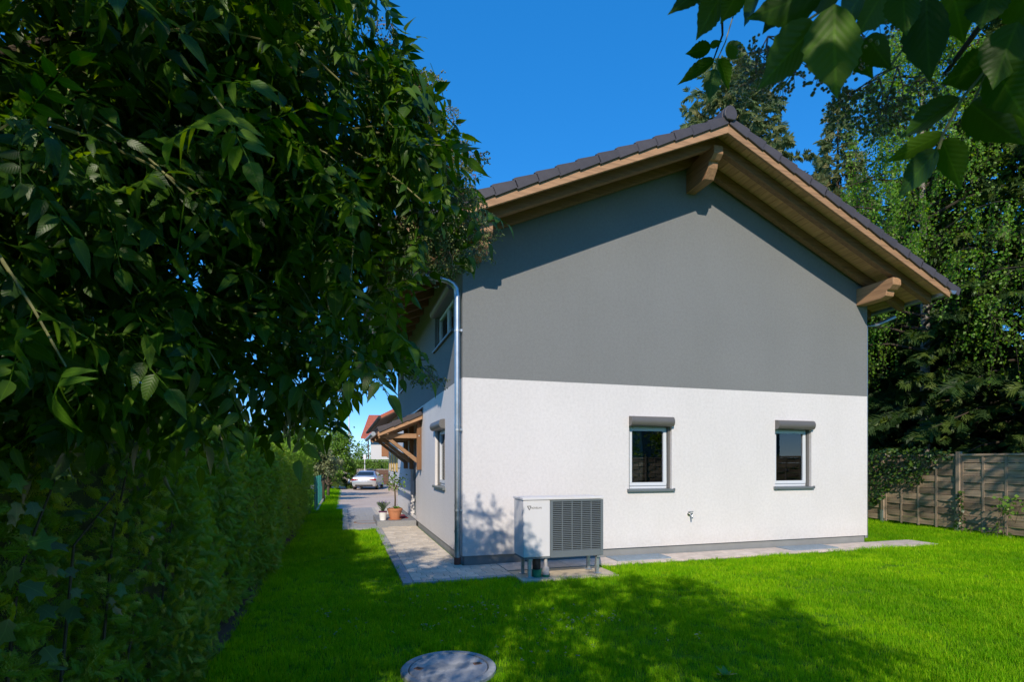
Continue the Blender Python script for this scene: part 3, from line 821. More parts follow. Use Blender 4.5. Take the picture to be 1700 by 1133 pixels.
# things on the window sills inside
orc = empty('potted_orchid', hw(6.0, .30, 1.16), ANG); tag(orc, 'flowering orchid in a lime green pot inside the right-hand gable window', 'plant')
lime = M_simple('lime_pot', (.25, .55, .04), .4); petal = M_simple('white_petal', (.8, .78, .76), .5)
smooth_by_angle(MB().lathe([(.05, 0), (.062, .09), (.056, .09), (.05, .08)], 16).build('pot', lime, orc), 40)
m = MB(); m.tube([(0, 0, .08), (.02, 0, .2), (-.03, 0, .33), (-.09, -.01, .37)], .004, 5); m.build('stem', MAT['twig'], orc)
MB().tube([(0, 0, .08), (-.02, 0, .2), (.03, 0, .30), (.07, -.01, .31)], .004, 5).build('stem', MAT['twig'], orc)
m = MB()
for c in ((-.09, -.01, .37), (-.05, -.01, .36), (.07, -.01, .31), (.03, -.01, .33), (-.03, -.02, .31)):
    for k in range(5):
        a = k * 1.2566; m.quad(c, (c[0] + .035*math.cos(a-.4), c[1] - .01, c[2] + .035*math.sin(a-.4)), (c[0] + .045*math.cos(a), c[1] - .02, c[2] + .045*math.sin(a)), (c[0] + .035*math.cos(a+.4), c[1] - .01, c[2] + .035*math.sin(a+.4)))
m.build('flowers', petal, orc)
m = MB()
for k in range(8):
    a = k * .8; p = [(0, 0, .09), (.06*math.cos(a), .06*math.sin(a), .16), (.13*math.cos(a), .13*math.sin(a), .15), (.18*math.cos(a), .18*math.sin(a), .09)]
    for i in range(3):
        d = (-math.sin(a) * .018, math.cos(a) * .018); w0, w1 = [(.4, 1), (1, .9), (.9, .1)][i]
        m.quad((p[i][0]-d[0]*w0, p[i][1]-d[1]*w0, p[i][2]), (p[i][0]+d[0]*w0, p[i][1]+d[1]*w0, p[i][2]), (p[i+1][0]+d[0]*w1, p[i+1][1]+d[1]*w1, p[i+1][2]), (p[i+1][0]-d[0]*w1, p[i+1][1]-d[1]*w1, p[i+1][2]))
m.build('leaves', MAT['bush'], orc)
ft = empty('kitchen_faucet', hw(3.05, .42, 1.1), ANG); tag(ft, 'black arched faucet inside the left-hand gable window', 'faucet')
pts = [(-.1, 0, 0), (-.1, 0, .16)] + [(-.0 - .1 * math.cos(a), 0, .16 + .1 * math.sin(a)) for a in [math.pi * i / 8 for i in range(1, 9)]] + [(.1, 0, .06)]
smooth_by_angle(MB().tube(pts, .013, 10).build('spout', MAT['black'], ft), 40)
MB().box(-.14, -.06, -.04, .04, -.02, .02).build('base', MAT['black'], ft, bevel=.005)
jar = empty('wooden_jar', hw(3.42, .34, 1.16), ANG); tag(jar, 'small wooden jar inside the left-hand gable window', 'jar')
MB().lathe([(.03, 0), (.032, .08), (.03, .085)], 14).build('jar_body', M_simple('light_wood', (.55, .32, .12), .6), jar); MB().lathe([(.033, .085), (.033, .1), (.02, .105)], 14).build('lid', MAT['woodz'], jar)

# ------------------------------------------------------------------ manhole covers
mh = empty('manhole_cover', (-.4845, 4.16, -.022)); tag(mh, 'round pale concrete manhole cover in the shaded lawn', 'manhole cover')
r1_ = MB(); n = 64
prof = [(.305, .0), (.305, .048), (.31, .055), (.352, .055), (.362, .047), (.365, -.03)]
smooth_by_angle(MB().lathe(prof, n, cap=False).build('ring', MAT['cover'], mh), 30)
smooth_by_angle(MB().lathe([(.298, .0), (.298, .045), (.293, .050), (.0, .050)], n, cap=False).build('lid', MAT['lid'], mh), 30)
for (x, y, a) in ((.215, .075, .4), (-.225, -.03, -.5)):
    q = MB().box(-.03, .03, -.022, .022, .0505, .0545).build('lifting_socket', MAT['rusty'], mh); q.location = (x, y, 0); q.rotation_euler = (0, 0, a)
    q2 = MB().box(-.02, .02, -.013, .013, .0546, .0552).build('socket_hole', MAT['black'], mh); q2.location = (x, y, 0); q2.rotation_euler = (0, 0, a)
mh2 = empty('manhole_cover', hw(-1.12, 6.55, .031), ANG); tag(mh2, 'round manhole cover with a rusty rim set in the grey pavers', 'manhole cover')
smooth_by_angle(MB().lathe([(.36, 0), (.36, .008), (.32, .008), (.32, .0)], 40, cap=False).build('rim', MAT['rusty'], mh2), 30)
smooth_by_angle(MB().lathe([(.318, 0), (.318, .006), (0, .006)], 40, cap=False).build('lid', MAT['paver_dark'], mh2), 30)

#FOLIAGE
# ------------------------------------------------------------------ foliage templates
def leaflet(n=8, wid=1.0, fold=.22, curl=.14, serr=.0):
    """unit leaf along +x, ovate with a drawn-out tip"""
    ss = np.linspace(0, 1, n + 1)
    wp = np.interp(ss, [0, .06, .18, .34, .5, .66, .8, .9, 1], [.015, .22, .40, .5, .47, .36, .2, .085, .004]) * wid
    if serr: wp = wp * (1 + serr * np.where(np.arange(n + 1) % 2 == 0, 1, -1))
    vs = []
    for s, w_ in zip(ss, wp):
        zc = -curl * s * s
        vs += [(s - .03 * (w_ > .1), w_, zc + fold * w_), (s, 0, zc), (s - .03 * (w_ > .1), -w_, zc + fold * w_)]
    fs = []
    for i in range(n):
        a = i * 3
        fs += [(a, a + 1, a + 4, a + 3), (a + 1, a + 2, a + 5, a + 4)]
    return np.array(vs), np.array(fs)

def compound(npairs=2, L=.095, fold=.2, curl=.2, n=5, seed=0):
    """pinnate leaf: stalk along +x with paired leaflets and one at the end"""
    r = random.Random(seed)
    lv_, lf_ = leaflet(n, r.uniform(.42, .6), fold, curl)
    Vs, Fs, LV = [], [], []
    def put(base, ang, sc, droop):
        c, s_ = math.cos(ang), math.sin(ang); k = len(Vs) and sum(len(a) for a in Vs) or 0
        p = lv_ * sc
        q = np.stack([p[:, 0] * c - p[:, 1] * s_, p[:, 0] * s_ + p[:, 1] * c, p[:, 2] - droop * p[:, 0]], 1) + np.array(base)
        Vs.append(q); Fs.append(lf_ + k); LV.append(lv_ * [1, 1, 0])
    ln = .07 + .055 * npairs
    for i in range(npairs):
        x = .06 + .055 * i; z = -.3 * x * x
        for sg in (-1, 1): put((x, sg * .004, z), sg * r.uniform(.85, 1.2), L * r.uniform(.85, 1.05), r.uniform(.1, .6))
    put((ln, 0, -.3 * ln * ln), r.uniform(-.15, .15), L * 1.15, .35)
    # stalk as thin crossed strips
    k = sum(len(a) for a in Vs); w_ = .0016
    st = np.array([(0, -w_, 0), (0, w_, 0), (ln, w_, -.3*ln*ln), (ln, -w_, -.3*ln*ln), (0, 0, -w_), (0, 0, w_), (ln, 0, w_ - .3*ln*ln), (ln, 0, -w_ - .3*ln*ln)])
    Vs.append(st); Fs.append(np.array([(0, 1, 2, 3), (4, 5, 6, 7)]) + k); LV.append(np.tile([.5, .0, 0], (8, 1)))
    return np.concatenate(Vs), np.concatenate(Fs), np.concatenate(LV)

def thuja_tpl(n=6, fine=False):
    """flat scaly fan spray, unit length along +x"""
    Vs, Fs = [], []
    def blade(x0, y0, ang, L, w_, z=0):
        c, s_ = math.cos(ang), math.sin(ang); k = len(Vs)
        for (a, b_, h) in ((0, 0, 0), (L * .5, w_, .02), (L, 0, -.06 * L), (L * .5, -w_, -.02)):
            Vs.append((x0 + a * c - b_ * s_, y0 + a * s_ + b_ * c, z + h - .12 * (x0 + a) ** 2))
        Fs.append((k, k + 1, k + 2, k + 3))
    blade(0, 0, 0, 1, .035)
    for i in range(n):
        x = .12 + .7 * i / n
        for sg in (-1, 1):
            a = sg * (.75 - .25 * i / n); L = .52 * (1 - .6 * i / n)
            blade(x, 0, a, L, .020, random.uniform(-.07, .07))
            if fine:
                for q in (.3, .55, .75):
                    for s2 in (-1, 1):
                        blade(x + q * L * math.cos(a), q * L * math.sin(a), a + s2 * .6, L * .5 * (1.1 - q), .017, random.uniform(-.06, .06))
    return np.array(Vs), np.array(Fs)

def spruce_tpl(n=5):
    """flattened drooping branchlet of needle-covered shoots, unit length"""
    Vs, Fs = [], []
    def shoot(p, ang, L, w_, dr):
        c, s_ = math.cos(ang), math.sin(ang)
        for cross in (0, 1):
            k = len(Vs)
            for (a, b_) in ((0, 0), (L * .35, w_), (L, 0), (L * .35, -w_)):
                y_, z_ = (b_, 0) if cross == 0 else (0, b_)
                Vs.append((p[0] + a * c - y_ * s_, p[1] + a * s_ + y_ * c, p[2] + z_ - dr * a))
            Fs.append((k, k + 1, k + 2, k + 3))
    shoot((0, 0, 0), 0, 1, .075, .25)
    for i in range(n):
        x = .1 + .75 * i / n
        for sg in (-1, 1):
            shoot((x, 0, -.25 * x), sg * random.uniform(.7, 1.0), (.55 * (1 - .5 * i / n)), .07, random.uniform(.1, .6))
    return np.array(Vs), np.array(Fs)

def simple_leaf(wid=.7):
    v = np.array([(0, 0, 0), (.45, .5 * wid, .1), (1, 0, -.1), (.45, -.5 * wid, .1), (.5, 0, 0)])
    return v, np.array([(0, 4, 1, 1), (4, 2, 1, 1), (0, 3, 4, 4), (3, 2, 4, 4)])[:, :3]

# ------------------------------------------------------------------ lawn grass (uncountable: one object)
def in_paving(t, v):
    if -.985 < t < .0 and -.985 < v < 5.18: return True
    if -.1 < t < .52 and -.985 < v < .2: return True
    if .5 < t < 1.94 and -1.315 < v < 0: return True
    if .0 < t < 9.19 and -.60 < v < 0: return True
    if -1.78 < t < 0 and 5.17 < v < 11.33: return True
    if -1.98 < t < 5 and 11.3 < v < 36: return True
    if 0 <= t <= 8.2 and 0 <= v <= 10.3: return True
    if 35.9 < v < 43.6: return True
    return False

src = bpy.data.collections.new('grass_tufts')
def tuft(seed, nb, rad, h):
    r = np.random.default_rng(seed); Vs, Fs = [], []; T = []
    for i in range(nb):
        a = r.uniform(0, 6.283); q = rad * math.sqrt(r.random()); bx, by = q * math.cos(a), q * math.sin(a)
        d = r.uniform(0, 6.283); H = h * r.uniform(.55, 1.25); lean = H * r.uniform(.1, .75); w_ = r.uniform(.0014, .0026)
        cx_, sy_ = math.cos(d), math.sin(d); nx, ny = -sy_ * w_, cx_ * w_
        k = len(Vs)
        for s, ww in ((0, 1), (.55, .85), (1, .08)):
            x = bx + cx_ * lean * s ** 1.8; y_ = by + sy_ * lean * s ** 1.8; z = H * s * (1 - .25 * s * lean / H)
            Vs += [(x - nx * ww, y_ - ny * ww, z), (x + nx * ww, y_ + ny * ww, z)]
        Fs += [(k, k + 1, k + 3, k + 2), (k + 2, k + 3, k + 5, k + 4)]
        T += [r.random() * .45] * 6
    me = np_mesh('grass_tuft', np.array(Vs), np.array(Fs), MAT['grass'], np.array(T))
    o = bpy.data.objects.new('grass_tuft', me); src.objects.link(o)
for s in range(5): tuft(s, 34, .085, [.05, .055, .06, .045, .065][s])

def grass_object():
    P = []; S = []
    r = np.random.default_rng(3)
    def area(x0, x1, y0_, y1_, dens, sc):
        n = int((x1 - x0) * (y1_ - y0_) * dens)
        X = r.uniform(x0, x1, n); Y = r.uniform(y0_, y1_, n)
        for x, y in zip(X, Y):
            if abs((x * F / y)) > 960 and x > 0: continue
            if x < 0 and -x * F / y > 900: continue
            t, v = to_house(x, y)
            if t < -2.75 or in_paving(t, v): continue
            if (x + .4845) ** 2 + (y - 4.16) ** 2 < .385 ** 2: continue
            P.append((x, y, gz(x, y) - .004)); S.append(sc * r.uniform(.75, 1.2))
    area(-3.6, 6.0, 3.0, 6.0, 330, .85)
    area(-5.0, 9.5, 6.0, 9.5, 230, .95)
    area(-7.0, 11.5, 9.5, 14, 150, 1.15)
    area(-9.0, 11.0, 14, 22, 60, 1.5)
    area(-16, -4, 22, 46, 16, 2.2)
    P_ = np.array(P); n = len(P_)
    me = bpy.data.meshes.new('grass'); me.vertices.add(n); me.vertices.foreach_set('co', P_.astype(np.float32).ravel())
    a = me.attributes.new('rot', 'FLOAT_VECTOR', 'POINT'); rr = np.zeros((n, 3), np.float32); rr[:, 2] = r.uniform(0, 6.283, n); rr[:, 0] = r.normal(0, .08, n); rr[:, 1] = r.normal(0, .08, n)
    a.data.foreach_set('vector', rr.ravel())
    # slow variation of height over the lawn
    sc = np.array(S) * (1 + .22 * np.sin(P_[:, 0] * 1.7 + 1.3 * np.sin(P_[:, 1] * 1.1)) * np.cos(P_[:, 1] * 1.9 + P_[:, 0] * .6))
    a = me.attributes.new('scl', 'FLOAT', 'POINT'); a.data.foreach_set('value', sc.astype(np.float32))
    o = link(bpy.data.objects.new('grass', me)); tag(o, 'bright green mown grass of the lawn', 'grass', kind='stuff')
    ng = bpy.data.node_groups.new('grass_scatter', 'GeometryNodeTree')
    ng.interface.new_socket('Geometry', in_out='INPUT', socket_type='NodeSocketGeometry')
    ng.interface.new_socket('Geometry', in_out='OUTPUT', socket_type='NodeSocketGeometry')
    gi = ng.nodes.new('NodeGroupInput'); go = ng.nodes.new('NodeGroupOutput')
    ip = ng.nodes.new('GeometryNodeInstanceOnPoints'); ci = ng.nodes.new('GeometryNodeCollectionInfo')
    ci.inputs['Collection'].default_value = src; ci.inputs['Separate Children'].default_value = True; ci.inputs['Reset Children'].default_value = True
    ip.inputs['Pick Instance'].default_value = True
    ra = ng.nodes.new('GeometryNodeInputNamedAttribute'); ra.data_type = 'FLOAT_VECTOR'; ra.inputs['Name'].default_value = 'rot'
    sa = ng.nodes.new('GeometryNodeInputNamedAttribute'); sa.data_type = 'FLOAT'; sa.inputs['Name'].default_value = 'scl'
    ng.links.new(gi.outputs[0], ip.inputs['Points']); ng.links.new(ci.outputs[0], ip.inputs['Instance'])
    er = ng.nodes.new('FunctionNodeEulerToRotation')
    ng.links.new(ra.outputs[0], er.inputs[0]); ng.links.new(er.outputs[0], ip.inputs['Rotation'])
    ng.links.new(sa.outputs[0], ip.inputs['Scale']); ng.links.new(ip.outputs[0], go.inputs[0])
    md = o.modifiers.new('grass_scatter', 'NODES'); md.node_group = ng
    return n
grass_object()

# clover and weeds in the near lawn
def clover():
    tv, tf = simple_leaf(1.1)
    pos = []; 
    for (px, py, n, sp) in ((800, 1015, 22, .25), (945, 1035, 30, .3), (720, 1045, 16, .25), (1015, 1030, 8, .12), (700, 1000, 10, .3), (830, 1085, 10, .3), (640, 1060, 10, .4), (560, 1020, 8, .3), (920, 1100, 6, .2), (1130, 1060, 6, .3)):
        Y = EYE * F / (py - CY); X = (px - CX) / F * Y
        for i in range(n):
            x, y = rng.normal(X, sp), rng.normal(Y, sp * .8)
            if in_paving(*to_house(x, y)) or (x + .4845) ** 2 + (y - 4.16) ** 2 < .4 ** 2: continue
            for k in range(3): pos.append((x, y, .05 + rng.uniform(-.012, .012), k * 2.094 + x * 50))
    pos = np.array(pos)
    D_ = np.stack([np.cos(pos[:, 3]), np.sin(pos[:, 3]), np.full(len(pos), .1)], 1)
    M = frames(D_, np.tile([0., 0, 1], (len(pos), 1)) + rng.normal(0, .25, (len(pos), 3))) * rng.uniform(.014, .022, len(pos))[:, None, None]
    o = scatter('clover', tv, tf, M, pos[:, :3], MAT['clover']); tag(o, 'pale clover leaves scattered in the shaded lawn', 'clover', kind='stuff')
clover()
pw = empty('plantain_weed', (1.57, 4.0, 0)); tag(pw, 'broad-leaved plantain weed in the shaded foreground lawn', 'plant')
tv, tf = leaflet(8, .5, .25, .25)
pm = np_mesh('leaf', tv, tf, MAT['bush'], None, tv * [1, 1, 0], True)
for k in range(6):
    o = bpy.data.objects.new('leaf', pm); o.location = (0, 0, .01)
    o.rotation_euler = (0, -random.uniform(.5, 1.2), k * 1.05 + .3); o.scale = (random.uniform(.07, .12),) * 3; link(o, pw)

# ------------------------------------------------------------------ thuja hedge
HT0, HV0, HV1, HH = -2.78, -9.0, 10.6, 2.02
def hedge_face(v, z):
    """depth of the clipped face, in house coordinate t"""
    bulge = .10 * np.sin(v * 1.3 + 1.0) + .07 * np.sin(v * 3.1 + z * 2.0) + .05 * np.sin(v * 7.3 - z * 4.1)
    lowcut = -.04 * np.clip((.35 - z) / .35, 0, 1)
    topcut = -.35 * np.clip((z - 1.75) / .3, 0, 1) ** 2
    return HT0 + bulge * .6 + lowcut + topcut
hedge = empty('thuja_hedge', hw(HT0 - .5, 4, 0), ANG); tag(hedge, 'tall clipped thuja hedge running along the left edge of the lawn', 'hedge')
def to_local(o, P):
    Mi = np.array(o.matrix_basis.inverted()); return P @ Mi[:3, :3].T + Mi[:3, 3]
hedge.matrix_basis = Matrix.Translation(hw(HT0 - .5, 4, 0)) @ Matrix.Rotation(ANG, 4, 'Z')
def hedge_sprays(name, v0, v1, n, size, fine, mat, zmax=HH + .05):
    v = rng.uniform(v0, v1, n); z = rng.uniform(.03, zmax, n) 
    depth = np.abs(rng.normal(0, .09, n)) + (rng.random(n) < .25) * rng.uniform(0, .25, n)
    t = hedge_face(v, z) - depth + .03
    # some on the top
    top = rng.random(n) < .22
    t = np.where(top, rng.uniform(HT0 - .95, HT0 - .25, n), t); z = np.where(top, HH - .03 + rng.normal(0, .05, n) + .06 * np.sin(v * 2), z)
    out = np.stack([np.where(top, .25, .55) * np.ones(n), rng.normal(0, .6, n), np.where(top, 1.0, .1) + rng.normal(0, .75, n)], 1)
    nrm = np.stack([rng.normal(.9, .45, n), rng.normal(-.1, .6, n), rng.normal(.6, .5, n)], 1)
    tv, tf = thuja_tpl(5 if fine else 4, fine)
    M = frames(out, nrm) * (size * rng.uniform(.7, 1.35, n))[:, None, None]
    L = np.stack([t - (HT0 - .5), v - 4, z], 1)
    tint = np.clip(.5 * rng.random(n) + .25 + .25 * np.sin(v * 2.3 + z * 3) , 0, .98) * .98
    return scatter(name, tv, tf, M, L, mat, hedge, tint)
o = hedge_sprays('near_foliage', -8.4, -3.2, 13000, .085, True, MAT['thuja']); o['kind'] = 'stuff'
o = hedge_sprays('mid_foliage', -3.2, 2.5, 12000, .095, True, MAT['thuja']); o['kind'] = 'stuff'
o = hedge_sprays('far_foliage', 2.5, HV1, 11000, .11, False, MAT['thuja_far']); o['kind'] = 'stuff'
# solid body added inside the hedge so that no light passes through
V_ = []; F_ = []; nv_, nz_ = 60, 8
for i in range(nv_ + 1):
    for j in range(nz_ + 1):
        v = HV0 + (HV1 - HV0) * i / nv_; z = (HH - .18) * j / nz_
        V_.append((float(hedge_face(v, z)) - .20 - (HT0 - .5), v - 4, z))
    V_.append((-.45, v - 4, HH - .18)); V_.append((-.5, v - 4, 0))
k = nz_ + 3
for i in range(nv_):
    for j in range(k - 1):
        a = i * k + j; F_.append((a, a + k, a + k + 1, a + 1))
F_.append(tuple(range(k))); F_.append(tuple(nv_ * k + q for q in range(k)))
me = bpy.data.meshes.new('solid_core'); me.from_pydata(V_, [], F_); me.materials.append(MAT['thuja_core']); link(bpy.data.objects.new('solid_core', me), hedge)
for i in range(24):
    v = -7.6 + i * .75 + random.uniform(-.1, .1); t = .13 + random.uniform(-.08, .1)
    MB().tube([(t, v - 4, -.02), (t + random.uniform(-.05, .05), v - 4 + random.uniform(-.04, .04), .3), (t - .12, v - 4, .8), (t - .2, v - 4, 1.8)], [.035, .028, .022, .008], 7).build('trunk', MAT['bark'], hedge)
# soil strip beneath
o = hsheet('hedge_bed', -3.9, -2.72, -8.5, 11.0, .006, MAT['soil'], 3, 12)

# maple shoots growing through the near hedge: lobed leaves
def maple_mesh(seed):
    r = random.Random(seed); pts = []
    for k in range(-4, 5):
        a = k * .56
        if k % 2 == 0: L = {0: 1.0, 2: .88, 4: .55}[abs(k)]
        else: L = {1: .52, 3: .42}[abs(k)]
        pts.append((L * math.cos(a) * r.uniform(.9, 1.08) * .6 + .35, L * math.sin(a) * r.uniform(.9, 1.08) * .62))
    vs = [(0, 0, 0), (.35, 0, .03)] + [(x, y, -.12 * (x * x + y * y) + .06 * abs(math.sin(6 * math.atan2(y, x - .35)))) for x, y in pts]
    fs = [(1, 2 + i, 3 + i) for i in range(8)] + [(0, 2, 1), (0, 1, 10)]
    vs = np.array(vs); me = np_mesh('maple_leaf', vs, np.array(fs), MAT['maple'], None, vs * [1, 1, 0]); return me
mm = [maple_mesh(s) for s in range(3)]
maple = empty('maple_sapling', hw(-3.0, -6.4, 0), 0); tag(maple, 'young maple shoots with lobed grey-green leaves poking through the near hedge', 'sapling')
mloc = hw(-3.0, -6.4, 0)
def maple_leaf_at(px, py, size):
    # on the face of the hedge, a little in front
    dx, dz = (px - CX) / F, -(py - CY) / F
    dt, dv = dx * U.x + U.y, dx * V.x + V.y
    ct, cv = to_house(0, 0)
    s = (HT0 + .10 + random.uniform(-.05, .08) - ct) / dt
    p = Vector((dx * s, s, EYE + dz * s))
    o = bpy.data.objects.new('maple_leaf', random.choice(mm))
    d = Vector((random.uniform(-.2, 1), random.uniform(-.6, .6), random.uniform(-1.3, .1))).normalized()
    nn = Vector((1.0, -.5 + random.uniform(-.6, .6), .7 + random.uniform(-.4, .6)))
    M = frames(np.array([d]), np.array([nn]))[0]
    o.matrix_local = Matrix.Translation(p - mloc) @ Matrix(M.tolist()).to_4x4() @ Matrix.Scale(size, 4); link(o, maple)
for (px, py, n, sp, sz) in ((30, 690, 8, 55, .10), (40, 800, 9, 50, .11), (75, 930, 4, 25, .10), (115, 840, 4, 25, .08), (140, 965, 6, 30, .08), (20, 1030, 4, 30, .11), (185, 1000, 3, 25, .08), (90, 1100, 7, 45, .09), (60, 560, 8, 60, .11), (150, 560, 6, 50, .10), (200, 780, 5, 30, .06), (250, 860, 4, 30, .05), (180, 620, 8, 60, .09), (20, 900, 4, 30, .1)):
    for i in range(n): maple_leaf_at(px + random.gauss(0, sp), py + random.gauss(0, sp), sz * random.uniform(.5, .95))
ms = MB()
for i in range(9):
    v = -7.6 + i * .38; b0 = hw(HT0 - .1, v, .1) - mloc; b1 = hw(HT0 + .03, v + .1, 1.0 + random.uniform(-.2, .5)) - mloc; b2 = hw(HT0 + .1, v + .3, 1.6 + random.uniform(-.3, .5)) - mloc
    MB().tube([b0, (b0 + b1) / 2 + Vector((.03, .02, 0)), b1, b2], [.009, .007, .005, .003], 5).build('stem', MAT['bark'], maple)

# ------------------------------------------------------------------ elder shrub (left) and elder tree overhead
CT = [compound(2, .09, .25, .3, 5, 0), compound(2, .075, .15, .5, 5, 1), compound(3, .08, .35, .2, 5, 2), compound(3, .07, .3, .45, 5, 9)]
CM = [np_mesh('leaf', a, b_, MAT['elder'], None, c, False) for a, b_, c in CT]

def berry_cluster(seed):
    """drooping umbel of small fruits on thin red stalks"""
    r = random.Random(seed); Vs, Fs = [], []; st_ = MB()
    ico = bmesh.new(); bmesh.ops.create_icosphere(ico, subdivisions=1, radius=1); iv = [v.co.copy() for v in ico.verts]; iff = [[v.index for v in f.verts] for f in ico.faces]; ico.free()
    m = MB()
    for k in range(5):
        a = k * 1.2566 + r.uniform(-.2, .2); e = Vector((math.cos(a) * .05, math.sin(a) * .05, -.06)); st_.tube([(0, 0, 0), e * .6 + Vector((0, 0, .01)), e], [.0018, .0014, .001], 3, False)
        for j in range(10):
            q = e + Vector((r.uniform(-.035, .035), r.uniform(-.035, .035), r.uniform(-.045, .01))); st_.tube([e, q], .0008, 3, False)
            for i in range(4):
                c = q + Vector((r.uniform(-.012, .012), r.uniform(-.012, .012), r.uniform(-.016, .004))); rad = r.uniform(.0032, .0046)
                m.add([c + v * rad for v in iv], iff)
    me = m.mesh('berry_cluster', MAT['berry']); me2 = st_.mesh('berry_stalks', MAT['redstem'])
    return me, me2
BC = [berry_cluster(s) for s in range(3)]

def shoots_in(blobs, nshoots, r):
    """leafy shoots: list of (start, dir) placed in the blobs, biased to the outside"""
    vol = np.array([b_[3] ** 2 for b_ in blobs]); pick = r.choice(len(blobs), nshoots, p=vol / vol.sum())
    B = np.array([b_[:4] for b_ in blobs])[pick]
    d = r.normal(size=(nshoots, 3)); d /= np.linalg.norm(d, axis=1, keepdims=True)
    rad = (r.random(nshoots) ** .45)[:, None]
    s = B[:, :3] + d * rad * B[:, 3:4] * .92
    dr = norm(d + r.normal(0, .5, (nshoots, 3)) + [0, 0, .0])
    return s, dr

def elder(name, label, root, blobs, nsh, keep, seed, near=300, parts_pred=None, berries=(), limbs=(), scale=1.0):
    r = np.random.default_rng(seed)
    top = empty(name, root); tag(top, label, 'shrub' if name == 'elder_shrub' else 'tree')
    rt = np.array(root)
    s, d = shoots_in(blobs, nsh, r)
    P, Dd, Nn = [], [], []; tw = MB()
    for p, q in zip(s, d):
        L = r.uniform(.25, .5) * scale; n = r.integers(3, 6)
        pts = []
        for k in range(n + 1):
            u = k / n; c = p + q * L * u + np.array([0, 0, -.25 * L * u * u]); pts.append(c)
            if k == 0: continue
            ax = q + np.array([0, 0, -.5 * u]); ax /= np.linalg.norm(ax)
            side = np.cross(ax, [0, 0, 1]) if k % 2 else np.cross(ax, np.cross(ax, [0, 0, 1.]))
            if np.linalg.norm(side) < 1e-3: side = np.array([1., 0, 0])
            side = side / np.linalg.norm(side)
            for sg in (-1, 1):
                dd = ax * .55 + sg * side + np.array([0, 0, -.45]) + r.normal(0, .25, 3)
                P.append(c); Dd.append(dd); Nn.append(np.array([0, 0, 1.0]) + r.normal(0, .45, 3) + sg * side * .2)
        P.append(pts[-1]); Dd.append(q + np.array([0, 0, -.7])); Nn.append(np.array([0, 0, 1.]) + r.normal(0, .5, 3))
        if keep(p) and keep(pts[-1]): tw.tube([Vector(c - rt) for c in pts], [.006, .0045, .003] + [.0025] * (len(pts) - 3) if len(pts) >= 3 else .003, 4, False)
    P = np.array(P); Dd = np.array(Dd); Nn = np.array(Nn)
    ok = np.array([keep(p) and keep(p + q * .17 * scale) for p, q in zip(P, norm(Dd))]); P, Dd, Nn = P[ok], Dd[ok], Nn[ok]
    sc = (.38 + .85 * r.random(len(P)) ** 1.3) * scale
    M = frames(Dd, Nn) * sc[:, None, None]
    var = r.integers(0, 4, len(P))
    # the leaves that show largest stay single objects
    Yd = np.maximum(P[:, 1], .3); px = CX + P[:, 0] / Yd * F; py = CY - (P[:, 2] - EYE) / Yd * F
    vis = (P[:, 1] > .3) & (px > -40) & (px < 1740) & (py > -40) & (py < 1140)
    order = np.argsort(np.where(vis, P[:, 1], 99))
    single = [i for i in order[:near] if vis[i]]
    sset = set(single)
    for i in single:
        o = bpy.data.objects.new('leaf', CM[var[i]])
        o.matrix_local = Matrix.Translation(Vector(P[i] - rt)) @ Matrix(M[i].tolist()).to_4x4(); link(o, top)
    rest = np.array([i for i in range(len(P)) if i not in sset])
    for k in range(4):
        sel = rest[var[rest] == k]
        if len(sel) == 0: continue
        o = scatter('foliage', CT[k][0], CT[k][1], M[sel], P[sel] - rt, MAT['elder'], top, lv=CT[k][2]); o['kind'] = 'stuff'
    o = tw.build('twigs', MAT['twig'], top); o['kind'] = 'stuff'
    for li in limbs:
        MB().tube([Vector(q[:3]) - Vector(root) for q in li], [q[3] for q in li], 8).build('limb', MAT['bark_dark'], top, smooth=True)
    for (c, sc_) in berries:
        k = int(r.integers(0, 3)); ro = (r.uniform(-.7, .7), r.uniform(-.7, .7), r.uniform(0, 6))
        b1 = inst(BC[k][0], 'berry_cluster', top, Vector(c) - Vector(root), ro, (sc_,) * 3); b1['kind'] = 'stuff'
        inst(BC[k][1], 'berry_stalks', b1)['kind'] = 'stuff'
    return top

def bl(px, py, Y, r_): p = at(px, py, Y); return (p.x, p.y, p.z, r_)
LB = [bl(640, 60, 2.45, .2), bl(560, 120, 2.4, .36), bl(650, 190, 2.45, .25), bl(700, 280, 2.55, .22), bl(755, 320, 2.6, .13), bl(690, 370, 2.65, .2),
      bl(600, 330, 2.4, .32), bl(470, 240, 2.3, .46), bl(600, 480, 2.6, .24), bl(560, 560, 2.5, .28), bl(640, 570, 2.7, .11), bl(690, 595, 2.85, .07), bl(470, 480, 2.3, .45), bl(420, 90, 2.2, .5),
      bl(300, 300, 2.1, .55), bl(320, 560, 2.1, .38), bl(220, 120, 1.9, .55), bl(120, 350, 1.8, .5), bl(160, 540, 1.9, .35), bl(30, 150, 1.6, .5), bl(30, 500, 1.7, .36),
      bl(430, 620, 2.4, .2), bl(530, 650, 2.6, .12), bl(300, 640, 2.2, .15), bl(560, 700, 2.6, .05), bl(480, 700, 2.4, .05),
      bl(300, -150, 2.2, .6), bl(560, -120, 2.4, .3), bl(-150, 250, 1.4, .5), bl(-200, 0, 1.6, .7), bl(50, -250, 1.8, .7)]
EDGE = [(-900, -900), (640, -900), (640, -20), (660, 20), (672, 70), (700, 120), (735, 155), (742, 200), (775, 235), (792, 270), (785, 310), (818, 345), (812, 385), (770, 425), (700, 445), (650, 490), (655, 560), (705, 580), (742, 605), (728, 640), (640, 622), (610, 640), (612, 685), (580, 668), (556, 716), (520, 735), (470, 742), (420, 735), (330, 760), (200, 740), (100, 790), (-100, 800), (-900, 800)]
